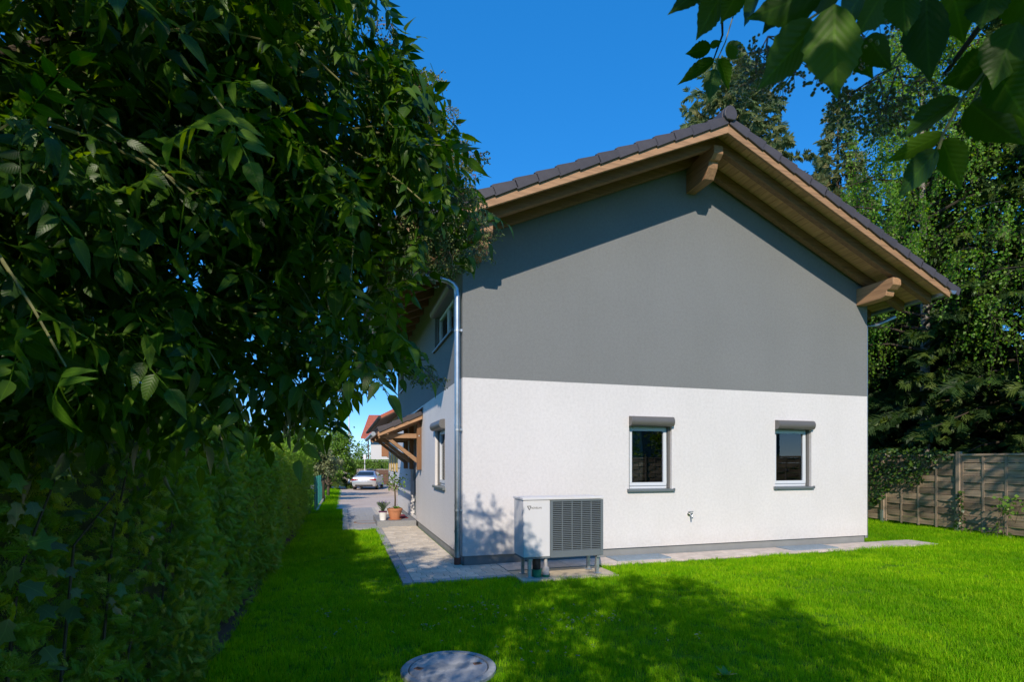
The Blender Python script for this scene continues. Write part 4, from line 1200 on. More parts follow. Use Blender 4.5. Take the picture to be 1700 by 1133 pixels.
def inside(px, py, poly=EDGE):
    c = False; j = len(poly) - 1
    for i in range(len(poly)):
        xi, yi = poly[i]; xj, yj = poly[j]
        if (yi > py) != (yj > py) and px < (xj - xi) * (py - yi) / (yj - yi) + xi: c = not c
        j = i
    return c
def keep_left(p):
    if p[1] < .75: return False
    px = CX + p[0] / p[1] * F; py = CY - (p[2] - EYE) / p[1] * F
    return np.linalg.norm(np.array(p) - [0, 0, EYE]) > 1.05 and inside(px + 16 * math.sin(py * .085 + p[1] * 9) + 9 * math.sin(py * .21 + 2 + p[1] * 23), py + 12 * math.sin(px * .1 + p[1] * 13))
bl_pos = []
BEDGE = [(640, 20), (665, 90), (720, 150), (735, 200), (780, 260), (785, 320), (790, 380), (740, 420), (690, 440)]
for (px, py, Y) in ((650, 40, 2.7), (700, 120, 2.75), (670, 150, 2.7), (735, 180, 2.8), (640, 180, 2.6), (770, 235, 2.8), (790, 290, 2.85), (745, 300, 2.8), (690, 220, 2.7), (600, 150, 2.5), (620, 90, 2.6), (770, 400, 2.9), (790, 360, 2.9), (700, 430, 2.9), (715, 608, 2.95), (690, 605, 2.92), (650, 600, 2.9), (590, 640, 2.85), (560, 590, 2.8), (480, 530, 2.2), (640, 410, 2.7), (560, 250, 2.4), (680, 320, 2.7), (720, 350, 2.8), (805, 395, 2.95), (570, 60, 2.5)):
    bl_pos.append((at(px, py, Y), random.uniform(.8, 1.3)))
for i in range(42):
    u = random.random(); k = u * (len(BEDGE) - 1); j = int(k); q0, q1 = BEDGE[j], BEDGE[j + 1]; f_ = k - j
    bl_pos.append((at(q0[0] + (q1[0] - q0[0]) * f_ + random.uniform(-85, 10), q0[1] + (q1[1] - q0[1]) * f_ + random.uniform(-15, 15), random.uniform(2.35, 2.6)), random.uniform(.8, 1.2)))
root = (-2.9, 1.2, 0)
limbs = [[(-2.9, 1.2, 0, .06), (-2.75, 1.4, 1.2, .05), (-2.1, 1.9, 2.3, .035), (-1.4, 2.3, 2.9, .022), (-.75, 2.6, 3.3, .01)],
         [(-2.75, 1.4, 1.2, .045), (-2.2, 1.9, 1.8, .03), (-1.5, 2.4, 2.25, .02), (-.9, 2.75, 2.4, .012), (-.45, 2.9, 2.75, .006)],
         [(-2.1, 1.9, 2.3, .03), (-1.8, 2.0, 3.0, .02), (-1.3, 2.2, 3.6, .012), (-.9, 2.5, 4.0, .006)],
         [(-2.75, 1.4, 1.2, .04), (-2.0, 1.5, 2.2, .03), (-1.5, 1.5, 2.7, .015), (-1.2, 1.8, 3.1, .007)],
         [(-2.2, 1.9, 1.8, .02), (-1.6, 2.3, 1.95, .013), (-1.1, 2.7, 2.1, .008), (-.75, 2.88, 2.12, .005), (-.45, 2.95, 2.16, .003)]]
elder('elder_shrub', 'large dark green elder shrub leaning over the hedge from the left', root, LB, 980, keep_left, 11, 298, None, bl_pos, limbs, .82)

# elder tree whose crown hangs over the camera; its lowest leaves show at the top right
OB = [(.2, .25, 3.55, .75), (1.25, .0, 3.45, .8), (1.7, -.9, 3.6, .7), (.6, -1.2, 3.9, 1.0), (-.7, -1.4, 4.0, 1.0), (1.3, -2.2, 3.6, .9)]
def keep_over(p):
    if p[1] > .25:
        px = CX + p[0] / p[1] * F; py = CY - (p[2] - EYE) / p[1] * F
        if -80 < px < 1780 and py > -110: return False
    return np.linalg.norm(np.array(p) - [0, 0, EYE]) > .8
oroot = (1.6, -2.6, 0)
olimbs = [[(1.6, -2.6, 0, .08), (1.5, -2.4, 1.2, .07), (1.3, -1.7, 2.4, .05), (.9, -.9, 3.2, .03), (.4, .1, 3.5, .012)],
          [(1.3, -1.7, 2.4, .045), (1.5, -.8, 2.9, .03), (1.6, .1, 3.0, .018), (1.15, .8, 2.62, .009), (.86, .95, 2.42, .006), (.78, .98, 2.30, .004)],
          [(1.6, .1, 3.0, .014), (1.1, .6, 2.8, .009), (.7, .9, 2.55, .006), (.52, .95, 2.42, .004)],
          [(.7, .9, 2.55, .006), (.5, 1.3, 2.75, .005), (.62, 1.6, 2.86, .003), (.60, 1.62, 2.80, .002)],
          [(1.3, -1.7, 2.4, .04), (.2, -1.6, 3.4, .03), (-.8, -1.2, 3.9, .02), (-1.5, -.6, 4, .01)]]
ob = [(at(1275, 60, 1.0), .8), (at(1300, 80, 1.05), .8), (at(1255, 85, 1.15), .7), (at(1490, 110, .98), .9), (at(1460, 130, 1.02), .8), (at(1520, 135, 1.0), .8), (at(1400, 20, 1.0), .9)]
otree = elder('elder_tree', 'elder branch with large dark leaves hanging into the top right corner', oroot, OB, 330, keep_over, 12, 0, None, ob, olimbs, 1.1)
tvn, tfn = leaflet(16, 1.0, .16, .10, .045)
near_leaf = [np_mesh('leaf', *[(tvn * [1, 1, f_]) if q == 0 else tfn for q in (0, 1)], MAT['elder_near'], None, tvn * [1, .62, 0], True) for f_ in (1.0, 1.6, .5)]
def near(px0, py0, px1, py1, wpx, Y, dY=0.0, roll=0.0):
    a, b_ = at(px0, py0, Y), at(px1, py1, Y + dY)
    d = b_ - a; L = d.length
    view = (Vector((0, 0, EYE)) - a).normalized()
    nn = -view + d.cross(view).normalized() * roll
    M = Matrix(frames(np.array([d]), np.array([nn]))[0].tolist()).to_4x4()
    o = bpy.data.objects.new('leaf', random.choice(near_leaf))
    Wd = wpx / F * Y
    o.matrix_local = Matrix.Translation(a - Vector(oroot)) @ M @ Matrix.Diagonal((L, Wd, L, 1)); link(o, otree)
for args in ((1200, -14, 1151, 69, 46, .95, .02, .3), (1172, -30, 1107, 29, 34, .97, .0, -.5), (1232, -24, 1194, 40, 42, .93, .03, .2), (1180, -40, 1160, 26, 40, 1.0), (1262, -10, 1226, 48, 30, 1.0, 0, .5),
             (1186, 100, 1121, 139, 25, 1.6, .02, .5), (1188, 114, 1175, 171, 29, 1.6, .0, .2), (1193, 98, 1214, 148, 26, 1.62, .03, -.6), (1180, 80, 1136, 88, 26, 1.6, 0, .3), (1179, 76, 1199, 68, 12, 1.6), (1208, 71, 1243, 99, 28, 1.62, 0, .4),
             (1356, 40, 1249, 151, 74, .82, .02, .35), (1386, 6, 1383, 179, 92, .80, -.02, .2), (1368, -24, 1234, 42, 66, .86, .03, -.3), (1320, -30, 1260, 60, 50, .9, .02, .3), (1440, -20, 1380, 55, 60, .84, 0, .5),
             (1538, -6, 1540, 146, 68, .84, .02, .15), (1470, -20, 1420, 62, 66, .86, .02, .3), (1500, -20, 1500, 66, 58, .82, 0, .4), (1580, -20, 1602, 72, 62, .85, .02, -.3), (1650, -30, 1625, 60, 60, .83), (1690, -30, 1720, 60, 66, .82, .02),
             (1645, 102, 1560, 138, 62, .86, .03, .3), (1690, 36, 1638, 158, 74, .80, .02, .25), (1650, 112, 1705, 195, 70, .82, 0, -.2), (1700, 20, 1762, 110, 70, .8),
             (1594, 164, 1480, 231, 42, .88, .02, .3), (1564, 224, 1464, 271, 34, .88, .03, .3), (1556, 248, 1486, 331, 44, .88, .0, .2), (1564, 234, 1599, 311, 48, .88, .02, -.3), (1612, 172, 1694, 240, 62, .86, .02, .2), (1440, 60, 1478, 118, 44, .95, .02, .4), (1660, 150, 1725, 240, 58, .86), (1410, -40, 1330, 20, 60, .88, .01, .3), (1420, 70, 1446, 130, 40, 1.0, .05, .3)):
    near(*args)
tw = MB()
for pts, Y in ((((1216, 30), (1204, 70), (1192, 96), (1187, 116)), 1.6), (((1240, -30), (1225, 5), (1216, 30)), 1.55), (((1720, 20), (1690, 40), (1645, 105), (1600, 160), (1566, 222), (1558, 248)), .87), (((1645, 105), (1620, 160), (1612, 174)), .87), (((1540, -40), (1500, 80), (1470, 120)), .97), (((1420, -40), (1375, 10), (1330, 40), (1290, 60)), .95)):
    MB().tube([at(p[0], p[1], Y) - Vector(oroot) for p in pts], .0022 if Y < 1.2 else .0018, 5).build('stem', MAT['twig'], otree)

# ------------------------------------------------------------------ trees: generic builders
def conifer(name, label, loc, H, Rb, mat, nbr, nspr, size, z0=.8, seed=0, group=None, power=.9, droop=.35, skip=None):
    r = np.random.default_rng(seed)
    top = empty(name, (loc[0], loc[1], gz(loc[0], loc[1]))); tag(top, label, 'tree', group)
    MB().tube([(0, 0, -.1), (0.02, 0, H * .4), (0, .03, H * .8), (0, 0, H)], [.016 * H, .011 * H, .004 * H, .01], 10).build('trunk', MAT['bark'], top, smooth=True)
    P, Dd, Nn, S = [], [], [], []; br = MB()
    for k in range(nbr):
        u = (k + r.random()) / nbr; z = z0 + (H - z0) * u ** 1.1
        Rr = Rb * (1 - (z - z0) / (H - z0)) ** power * r.uniform(.75, 1.12) + .15
        a = k * 2.399 + r.uniform(-.4, .4); ca, sa = math.cos(a), math.sin(a)
        dr = droop * (1 - u) * Rr
        def pt(s): return np.array([ca * Rr * s, sa * Rr * s, z + .25 * Rr * s * (u) - dr * s * s + .12 * Rr * max(0, s - .7)])
        if Rr > .5: br.tube([Vector(pt(0)), Vector(pt(.5)), Vector(pt(.95))], [.012 + .008 * Rr, .008 + .004 * Rr, .004], 4, False)
        n = max(4, int(nspr * (Rr / Rb) ** 1.2))
        for i in range(n):
            s = r.uniform(.12, 1.0) ** .7; c = pt(s)
            sg = r.choice([-1, 1]); lat = np.array([-sa, ca, 0]) * sg
            P.append(c + lat * r.uniform(0, .22) * Rr * (1.1 - s) + r.normal(0, .04, 3)); Dd.append(np.array([ca, sa, -.25]) * r.uniform(.4, 1) + lat * r.uniform(.2, .9) + np.array([0, 0, -.35 * r.random()]))
            Nn.append(np.array([0, -.35, .5]) + r.normal(0, .6, 3)); S.append(size * r.uniform(.7, 1.3))
    for i in range(8):
        a = i * .8; P.append(np.array([0, 0, H - .1 * i])); Dd.append(np.array([math.cos(a) * .6, math.sin(a) * .6, 1.0])); Nn.append(np.array([0, 1., .2])); S.append(size * .8)
    tv, tf = spruce_tpl(5)
    M = frames(np.array(Dd), np.array(Nn)) * np.array(S)[:, None, None]
    o = scatter('crown', tv, tf, M, np.array(P), mat, top, r.random(len(P))); o['kind'] = 'stuff'
    br.build('branches', MAT['bark_dark'], top)['kind'] = 'stuff'
    return top

def leafy(name, label, loc, blobs, n, size, mat, seed=0, cat='tree', group=None, trunk=.12, th_=None, wid=.8, clump=None):
    """broadleaf crown: leaves gathered in clumps through the blobs"""
    r = np.random.default_rng(seed)
    g = gz(loc[0], loc[1]); top = empty(name, (loc[0], loc[1], g)); tag(top, label, cat, group)
    B = np.array(blobs, float); p = B[:, 3] ** 2.2; p /= p.sum()
    nc = clump or max(20, n // 45)
    pk = r.choice(len(B), nc, p=p); d = norm(r.normal(size=(nc, 3))); rad = (r.random(nc) ** .4)[:, None]
    cc = B[pk, :3] + d * rad * B[pk, 3:4]
    cs = .30 * B[pk, 3] * r.uniform(.5, 1.1, nc)
    ci = r.integers(0, nc, n)
    L = cc[ci] + r.normal(size=(n, 3)) * cs[ci][:, None] * .62
    Dd = norm(d[ci] + r.normal(0, .7, (n, 3)) + [0, 0, -.25]); Nn = norm(d[ci] * .6 + r.normal(0, .6, (n, 3)) + [0, 0, .7])
    tv, tf = simple_leaf(wid)
    M = frames(Dd, Nn) * (size * r.uniform(.7, 1.3, n))[:, None, None]
    o = scatter('crown', tv, tf, M, L, mat, top, np.clip(r.random(nc)[ci] * .6 + r.random(n) * .4, 0, .99)); o['kind'] = 'stuff'
    m = MB(); c0 = B[:, :3].mean(0); zb = (B[:, 2] - B[:, 3]).min()
    m.tube([(0, 0, -.1), (0, 0, max(.2, zb)), tuple(c0)], [trunk, trunk * .8, trunk * .3], 8)
    tk = m.build('trunk', MAT['bark'], top, smooth=True)
    m = MB()
    for b_ in B: 
        q0 = Vector((0, 0, max(.2, zb) * r.uniform(.6, 1))); q1 = Vector(b_[:3]); m.tube([q0, (q0 + q1) / 2 + Vector((0, 0, .1 * b_[3])), q1], [trunk * .5, trunk * .3, trunk * .1], 5, False)
    for i in range(min(nc, 90)):
        q1 = Vector(cc[i]); q0 = Vector(B[pk[i], :3]); m.tube([q0, (q0 + q1) / 2, q1], [trunk * .14, trunk * .09, trunk * .03], 4, False)
    m.build('branches', MAT['bark'], top)['kind'] = 'stuff'
    return top

# right-hand side: weeping birch, spruces, firs
def birch(loc, H, seed=5):
    r = np.random.default_rng(seed)
    top = empty('birch_tree', (loc[0], loc[1], 0)); tag(top, 'tall weeping birch with sunlit hanging foliage right of the roof', 'tree')
    MB().tube([(0, 0, -.1), (.1, .1, H * .35), (-.1, 0, H * .7), (0, 0, H)], [.15, .12, .06, .02], 10).build('trunk', M_simple('birch_bark', (.22, .20, .17), .8, 0, .6, 8), top, smooth=True)
    P, Dd, Nn = [], [], []; br = MB()
    for k in range(84):
        z = H * (.30 + .68 * (k / 84)); a = k * 2.399 + r.uniform(-.4, .4); Lr = (3.3 * (1 - (k / 84) ** 1.6) + .7) * r.uniform(.7, 1.1)
        pts = [np.array([math.cos(a) * Lr * s, math.sin(a) * Lr * s, z + 1.1 * s * Lr * .45 - .5 * Lr * s * s]) for s in (0, .3, .6, .85, 1)]
        br.tube([Vector(q) for q in pts], [.05, .035, .022, .012, .005], 5, False)
        for j in range(30):
            s = r.uniform(.25, 1.0); i = min(3, int(np.searchsorted([0, .3, .6, .85], s) - 1)); f0 = [0, .3, .6, .85, 1]; u = (s - f0[i]) / (f0[i+1] - f0[i])
            c = pts[i] * (1 - u) + pts[i+1] * u
            hl = r.uniform(.7, 2.3) * (.5 + .5 * s); sway = r.normal(0, .16, 2); o0 = r.normal(0, .25, 3)
            nlf = int(hl / .055)
            for q in range(nlf):
                w_ = q / nlf; pp = c + o0 * w_ + np.array([sway[0] * w_, sway[1] * w_, .12 * math.sin(w_ * 3) - hl * w_])
                P.append(pp + r.normal(0, .03, 3)); Dd.append(np.array([r.normal(0, 1), r.normal(0, 1), -1.0])); Nn.append(r.normal(0, 1, 3) + [0, -.4, .3])
            if j % 2 == 0: br.tube([Vector(c), Vector(c + o0 * .5 + [sway[0] * .5, sway[1] * .5, -hl * .5]), Vector(c + o0 + [sway[0], sway[1], -hl])], [.005, .004, .002], 3, False)
    n = len(P); tv, tf = simple_leaf(.85)
    M = frames(np.array(Dd), np.array(Nn)) * (.07 * r.uniform(.6, 1.35, n))[:, None, None]
    o = scatter('crown', tv, tf, M, np.array(P), MAT['birch'], top, r.random(n)); o['kind'] = 'stuff'
    br.build('branches', MAT['bark_dark'], top)['kind'] = 'stuff'
birch((12.3, 16.2), 16)
conifer('spruce_tree', 'dark spruce with long drooping boughs above the woven fence', (15.0, 15.6), 17, 4.8, MAT['spruce'], 220, 76, .44, 1.4, 21, 'dark spruces behind the fence')
conifer('spruce_tree', 'dark spruce close behind the house corner and ivy-covered fence panel', (13.0, 19.5), 9.0, 4.0, MAT['spruce'], 180, 62, .48, .8, 22, 'dark spruces behind the fence')
conifer('spruce_tree', 'dark spruce at the far right edge behind the fence', (19.5, 17.5), 18, 4.6, MAT['spruce'], 150, 40, .7, 1.0, 23, 'dark spruces behind the fence')
conifer('spruce_tree', 'dark spruce farthest back filling the gap behind the birch', (18.6, 25.0), 15, 5.0, MAT['spruce'], 150, 36, .85, .6, 24, 'dark spruces behind the fence')
conifer('fir_tree', 'pale green fir top rising behind the roof ridge', (9.0, 22.6), 18.4, 4.6, MAT['fir'], 240, 60, .42, 6, 25, 'conifers rising behind the roof', .62, .2)
conifer('fir_tree', 'slender fir between the roof slope and the birch', (14.4, 24.0), 17.4, 3.6, MAT['fir'], 220, 50, .45, 4, 26, 'conifers rising behind the roof', 1.0, .2)

# ------------------------------------------------------------------ woven fence on the right
fence = empty('woven_fence', (10.2, 12.4, 0), 0); tag(fence, 'weathered wooden fence of woven horizontal slats on the right', 'fence')
fd = Vector((-.18, .984, 0)).normalized(); fang = math.atan2(fd.y, fd.x)
fence.rotation_euler = (0, 0, fang)          # local x runs away from the camera, local y to the left of it
PW = 2.02
def slat_mesh(ph):
    m = MB(); n = 24; vs = []; h, th_ = .142, .012
    for i in range(n + 1):
        x = .07 + (PW - .14) * i / n; y = .014 * math.sin(math.pi * 4 * i / n + ph)
        vs += [(x, y - th_/2, 0), (x, y + th_/2, 0), (x, y + th_/2, h), (x, y - th_/2, h)]
    fs = []
    for i in range(n):
        a = i * 4
        for k in range(4): fs.append((a + k, a + (k+1) % 4, a + 4 + (k+1) % 4, a + 4 + k))
    fs += [(3, 2, 1, 0), (n*4, n*4+1, n*4+2, n*4+3)]
    m.add(vs, fs); return m.mesh('slat', MAT['fencewood'])
sm = [slat_mesh(0), slat_mesh(math.pi)]
for pnl in range(-8, 3):
    x0 = pnl * PW
    zb = .09
    for k in range(11): inst(sm[k % 2], 'slat', fence, (x0, .0, zb + k * .150), (random.uniform(-.015, .015), random.uniform(-.004, .004), random.uniform(-.003, .003)))
    m = MB().box(x0 + .05, x0 + PW - .05, -.03, .03, zb + 11 * .150, zb + 11 * .150 + .045).build('top_rail', MAT['fencewood'], fence, bevel=.004)
    for q in (0, .25, .5, .75, 1.0):
        xx = x0 + .07 + (PW - .14) * q
        wd_ = .022 if 0 < q < 1 else .03
        MB().box(xx - wd_, xx + wd_, -.016, .016, zb - .03, zb + 11 * .150 - .002).build('batten', MAT['fencepost'], fence)
for k in range(-8, 4):
    MB().box(k * PW - .045, k * PW + .045, -.045, .045, .12, 1.84).build('post', MAT['fencepost'], fence, bevel=.006)
    m = MB(); m.box(k * PW - .05, k * PW + .05, .047, .053, -.05, .34); m.box(k * PW - .05, k * PW + .05, -.053, -.047, -.05, .34); m.box(k * PW - .012, k * PW + .012, .053, .058, .05, .30); m.build('post_anchor', MAT['zinc_dark'], fence)
def on_fence(x, y_off, z): return Vector((10.2, 12.4, 0)) + fd * x + Vector((-fd.y, fd.x, 0)) * y_off + Vector((0, 0, z))
def ivy(name, label, n, fn, size, mat, cat='climber'):
    tv, tf = simple_leaf(1.0); L = []
    while len(L) < n:
        q = fn()
        if q is not None: L.append(q)
    L = np.array(L); c = L.mean(0) * [1, 1, 0]
    left = np.array([-fd.y, fd.x, 0])
    Dd = rng.normal(0, 1, (n, 3)) + [0, 0, -.9]; Nn = left * 1.0 + [0, 0, .6] + rng.normal(0, .45, (n, 3))
    M = frames(Dd, Nn) * (size * rng.uniform(.6, 1.3, n))[:, None, None]
    top = empty(name, tuple(c)); tag(top, label, cat)
    o = scatter('foliage', tv, tf, M, L - c, mat, top); o['kind'] = 'stuff'
    m = MB()
    for i in range(14):
        q0 = Vector(L[random.randrange(n)] - c); q1 = q0 + Vector((random.uniform(-.2, .2), random.uniform(-.3, .3), random.uniform(-.5, -.2))); m.tube([q0, (q0 + q1) / 2, q1], .004, 4, False)
    m.build('stem', MAT['bark'], top)['kind'] = 'stuff'
    return top
def ivy_main():
    x = random.uniform(.1, 5.0); z = random.uniform(.3, 1.95)
    lim = 1.62 - .45 * min(x, 2.6) + .16 * math.sin(x * 5) if x < 2.5 else .4 + .3 * math.sin(x * 3)
    if z < lim: return None
    return np.array(on_fence(x, .06 + abs(random.gauss(0, .05)), z))
ivy('ivy_climber', 'dark green ivy covering the upper part of the far fence panel', 2600, ivy_main, .075, MAT['ivy'])
def ivy_post():
    z = random.uniform(.1, 1.0); x = -.12 + random.gauss(0, .07)
    return np.array(on_fence(x, .07 + abs(random.gauss(0, .04)), z))
ivy('ivy_climber', 'narrow strand of ivy climbing the fence post in view', 90, ivy_post, .065, MAT['ivy'])
def sap(cx_, cz_, sx, sz):
    def f(): return np.array(on_fence(cx_ + random.gauss(0, sx), .25 + random.gauss(0, .06), cz_ + random.gauss(0, sz)))
    return f
ivy('young_shrub', 'light green leafy shoot growing in front of the right fence panel', 70, sap(-1.25, .72, .14, .12), .075, MAT['bush'], 'shrub')
ivy('young_shrub', 'low leafy shoot at the foot of the right fence panel', 30, sap(-.95, .16, .2, .06), .07, MAT['bush'], 'shrub')

# trees outside the frame that shade the right-hand boundary and the near left
leafy('maple_tree', 'tall broadleaf tree standing beyond the right edge of the lawn', (13.4, 3.2), [(0, 0, 8, 2.6), (1.5, .5, 6.5, 2.0), (-1.6, .6, 7.4, 1.7), (.5, -.5, 10.5, 2.2), (2.6, 1.5, 9, 2.2), (3.2, 3, 7, 2.2), (4.5, 1, 10, 2.4), (1.0, 1.5, 5.2, 1.5), (-3.4, .2, 6.7, 1.2), (-2.4, 1, 7.8, 1.3), (-3.3, .5, 8.5, 1.2), (-6.0, .1, 9.0, .8)], 7500, .17, MAT['tree'], 31, trunk=.25)
leafy('maple_tree', 'tall broadleaf tree standing behind the near end of the hedge', (-4.8, -4.5), [(0, 0, 5.6, 2.0), (.8, .6, 4.8, 1.3), (-1.5, 0, 5, 1.8), (.2, .5, 7.0, 1.5), (-.8, 1.5, 4.2, 1.3), (-2.6, 2.2, 4.6, 1.6), (.3, 1.6, 6.0, 1.4), (1.4, 1.2, 6.6, 1.2)], 6500, .2, MAT['tree'], 32, trunk=.2)

# ------------------------------------------------------------------ far left: wire fence, bushes, car, neighbours
wf = empty('wire_fence', hw(-2.62, 10.9, 0), ANG); tag(wf, 'green wire mesh fence continuing beyond the end of the hedge', 'fence')
gm = M_simple('green_coating', (.02, .20, .17), .45)
for k in range(6):
    v = k * 1.5; p = hw(-2.62, 10.9 + v); z = gz(p.x, p.y)
    smooth_by_angle(MB().tube([(0, v, z - .05), (0, v, z + 1.12)], .028, 8).build('post', gm, wf), 40)
m = MB()
for k in range(14): m.tube([(0, 0, .06 + k * .075 + gz(*hw(-2.62, 10.9)[:2])), (0, 7.5, .06 + k * .075 + gz(*hw(-2.62, 18.4)[:2]))], .004, 3, False)
for k in range(100):
    v = k * .075; p = hw(-2.62, 10.9 + v); z = gz(p.x, p.y); m.tube([(0, v, z + .05), (0, v, z + 1.06)], .004, 3, False)
m.build('wire_mesh', gm, wf)['kind'] = 'stuff'
MB().box(.04, .11, -.3, 7.6, -.35, .05).build('edging_kerb', MAT['slab'], wf)
def bush(px, Y): p = at(px, 768, Y); return (p.x, p.y)
leafy('bush', 'variegated cream and green bush above the green wire fence', bush(537, 23), [(0, 0, 1.7, .6), (.2, .5, 1.5, .45), (-.6, 0, 1.9, .6), (.1, -.2, 2.0, .4)], 5000, .085, MAT['bush_var'], 41, 'bush', trunk=.06)
leafy('bush', 'large rounded green bush overhanging the far end of the driveway', bush(545, 28), [(0, 0, 2.3, 1.2), (.75, .4, 2.2, .75), (-1.2, 0, 2.6, 1.1), (.2, .3, 3.0, .8), (.7, .8, 1.3, .5), (-2.2, 1, 2.4, 1.2)], 10000, .12, MAT['bush'], 42, 'bush', trunk=.08)
leafy('bush', 'bright yellow-green shrub behind the far top of the hedge', bush(470, 22), [(0, 0, 2.2, .8), (.9, .3, 2.3, .6), (-1, 0, 2.3, .9)], 3500, .1, MAT['bush'], 43, 'bush', trunk=.06)
conifer('spruce_tree', 'small distant spruce above the bushes beyond the hedge', bush(548, 42), 6.2, 1.8, MAT['spruce'], 60, 20, .5, .6, 44)
leafy('tree', 'distant green tree beside the white house across the street', bush(600, 62), [(0, 0, 2.6, 1.7), (1.4, 0, 2.0, 1.2), (-1.6, 0, 2.4, 1.4)], 4000, .16, MAT['bush'], 45, trunk=.12)
leafy('tree', 'distant green tree behind the bushes on the far left', bush(480, 50), [(0, 0, 3.2, 2.6), (2.4, 0, 2.6, 2.2), (-3, 0, 3, 2.5)], 5000, .22, MAT['tree'], 46, trunk=.15)

# neighbouring house beyond the driveway (yellow shutters)
def gp(x, y): return gz(x, y)
nb = empty('neighbour_house', Vector((-9.3, 41, 0)) - V * 13, ANG); tag(nb, 'white neighbouring house with narrow yellow shutters and orange tiled roof', 'house')
white2 = M_stucco('neighbour_render', (.68, .67, .67)); orange = M_simple('orange_roof_tile', (.44, .11, .05), .7, 0, .25, 12); brown = M_simple('brown_timber', (.12, .06, .035), .7, 0, .2, 8)
yellow = M_simple('yellow_shutter', (.62, .40, .10), .6)
LW, LD, ZG = 8.0, 13.0, 4.6
m = MB(); m.box(0, LW, 0, LD, -.6, ZG); m.add([(0, 0, ZG), (LW, 0, ZG), (LW/2, 0, ZG + 2.1), (0, LD, ZG), (LW, LD, ZG), (LW/2, LD, ZG + 2.1)], [(0, 1, 2), (5, 4, 3)]); m.build('wall', white2, nb)
m = MB(); m.box(-.02, LW, -.02, LD + .02, -.6, .12); m.build('base', M_simple('rubble_base', (.38, .3, .2), .9, 0, .35, 9), nb)
for sg, x0, x1 in ((0, -1.5, LW/2), (1, LW + 1.5, LW/2)):
    zl = ZG + 2.1 - (2.1 / (LW/2)) * (LW/2 + 1.5)
    m = MB(); m.add([(x0, -1, zl), (x1, -1, ZG + 2.1), (x1, LD + 1, ZG + 2.1), (x0, LD + 1, zl), (x0, -1, zl + .16), (x1, -1, ZG + 2.26), (x1, LD + 1, ZG + 2.26), (x0, LD + 1, zl + .16)], [(0,1,2,3),(7,6,5,4),(0,4,5,1),(1,5,6,2),(2,6,7,3),(3,7,4,0)])
    m.build('roof_slope', orange, nb)
    m = MB(); m.add([(x0, -1, zl - .05), (x1, -1, ZG + 2.05), (x1, LD + 1, ZG + 2.05), (x0, LD + 1, zl - .05), (x0, -1, zl - .002), (x1, -1, ZG + 2.098), (x1, LD + 1, ZG + 2.098), (x0, LD + 1, zl - .002)], [(0,1,2,3),(7,6,5,4),(0,4,5,1),(1,5,6,2),(2,6,7,3),(3,7,4,0)])
    m.build('soffit', brown, nb)
smooth_by_angle(MB().tube([(-1.56, -1, ZG - .75), (-1.56, LD + 1, ZG - .75)], .08, 8).build('gutter', MAT['black'], nb), 40)
for y in (1.6, 5.4, 7.6, 9.6, 11.4):
    w_ = MB(); ring(w_, 0, 1.0, 1.0, 2.2, .07, -.02, .03); wob = w_.build('window', MAT['frame'], nb); wob.location = (-.012, y, 0); wob.rotation_euler = (0, 0, math.pi/2 * -1); 
    MB().box(.07, .93, -.004, .004, 1.07, 2.13).build('pane', MAT['glass'], wob)
    for q in (-.46, 1.02): MB().box(q, q + .44, -.05, -.02, .98, 2.24).build('shutter', yellow, wob)
# house across the street
hb = empty('street_house', (-15.6, 60, gz(-15.6, 60)), R(6)); tag(hb, 'white house across the street with brown shutters and red tiled roof', 'house')
red = M_simple('red_roof_tile', (.42, .11, .055), .75, 0, .25, 3)
m = MB(); m.box(0, 12, 0, 9, -.3, 4.9); m.add([(0, 0, 4.9), (0, 9, 4.9), (0, 4.5, 7.2), (12, 0, 4.9), (12, 9, 4.9), (12, 4.5, 7.2)], [(0, 1, 2), (5, 4, 3)]); m.build('wall', white2, hb)
m = MB()
for ya, za, yb, zb in ((-1.0, 4.62, 4.5, 7.5), (10.0, 4.62, 4.5, 7.5)):
    m.add([(-.9, ya, za), (12.9, ya, za), (12.9, yb, zb), (-.9, yb, zb), (-.9, ya, za + .18), (12.9, ya, za + .18), (12.9, yb, zb + .18), (-.9, yb, zb + .18)], [(0,1,2,3),(7,6,5,4),(0,4,5,1),(1,5,6,2),(2,6,7,3),(3,7,4,0)])
m.build('roof', red, hb)
for k in range(14):
    pass
orangewood = M_simple('shutter_wood', (.30, .12, .04), .6, 0, .2, 10)
for x in (1.9, 6.0):
    w_ = MB(); ring(w_, x, x + 1.1, 2.75, 4.05, .08, -.05, -.004); w_.box(x + .51, x + .59, -.05, -.004, 2.83, 3.97); wob = w_.build('window', orangewood, hb)
    MB().box(x + .08, x + 1.02, -.03, -.02, 2.83, 3.97).build('pane', MAT['glass'], wob)
    for q in (x - .72, x + 1.12): MB().box(q, q + .7, -.06, -.004, 2.72, 4.08).build('shutter', orangewood, wob)
    MB().box(x - .1, x + 1.2, -.12, -.004, 2.62, 2.70).build('sill', orangewood, wob)
smooth_by_angle(MB().tube([(-.25, -.08, 0), (-.25, -.08, 4.7)], .06, 8).build('downpipe', brown, hb), 40)

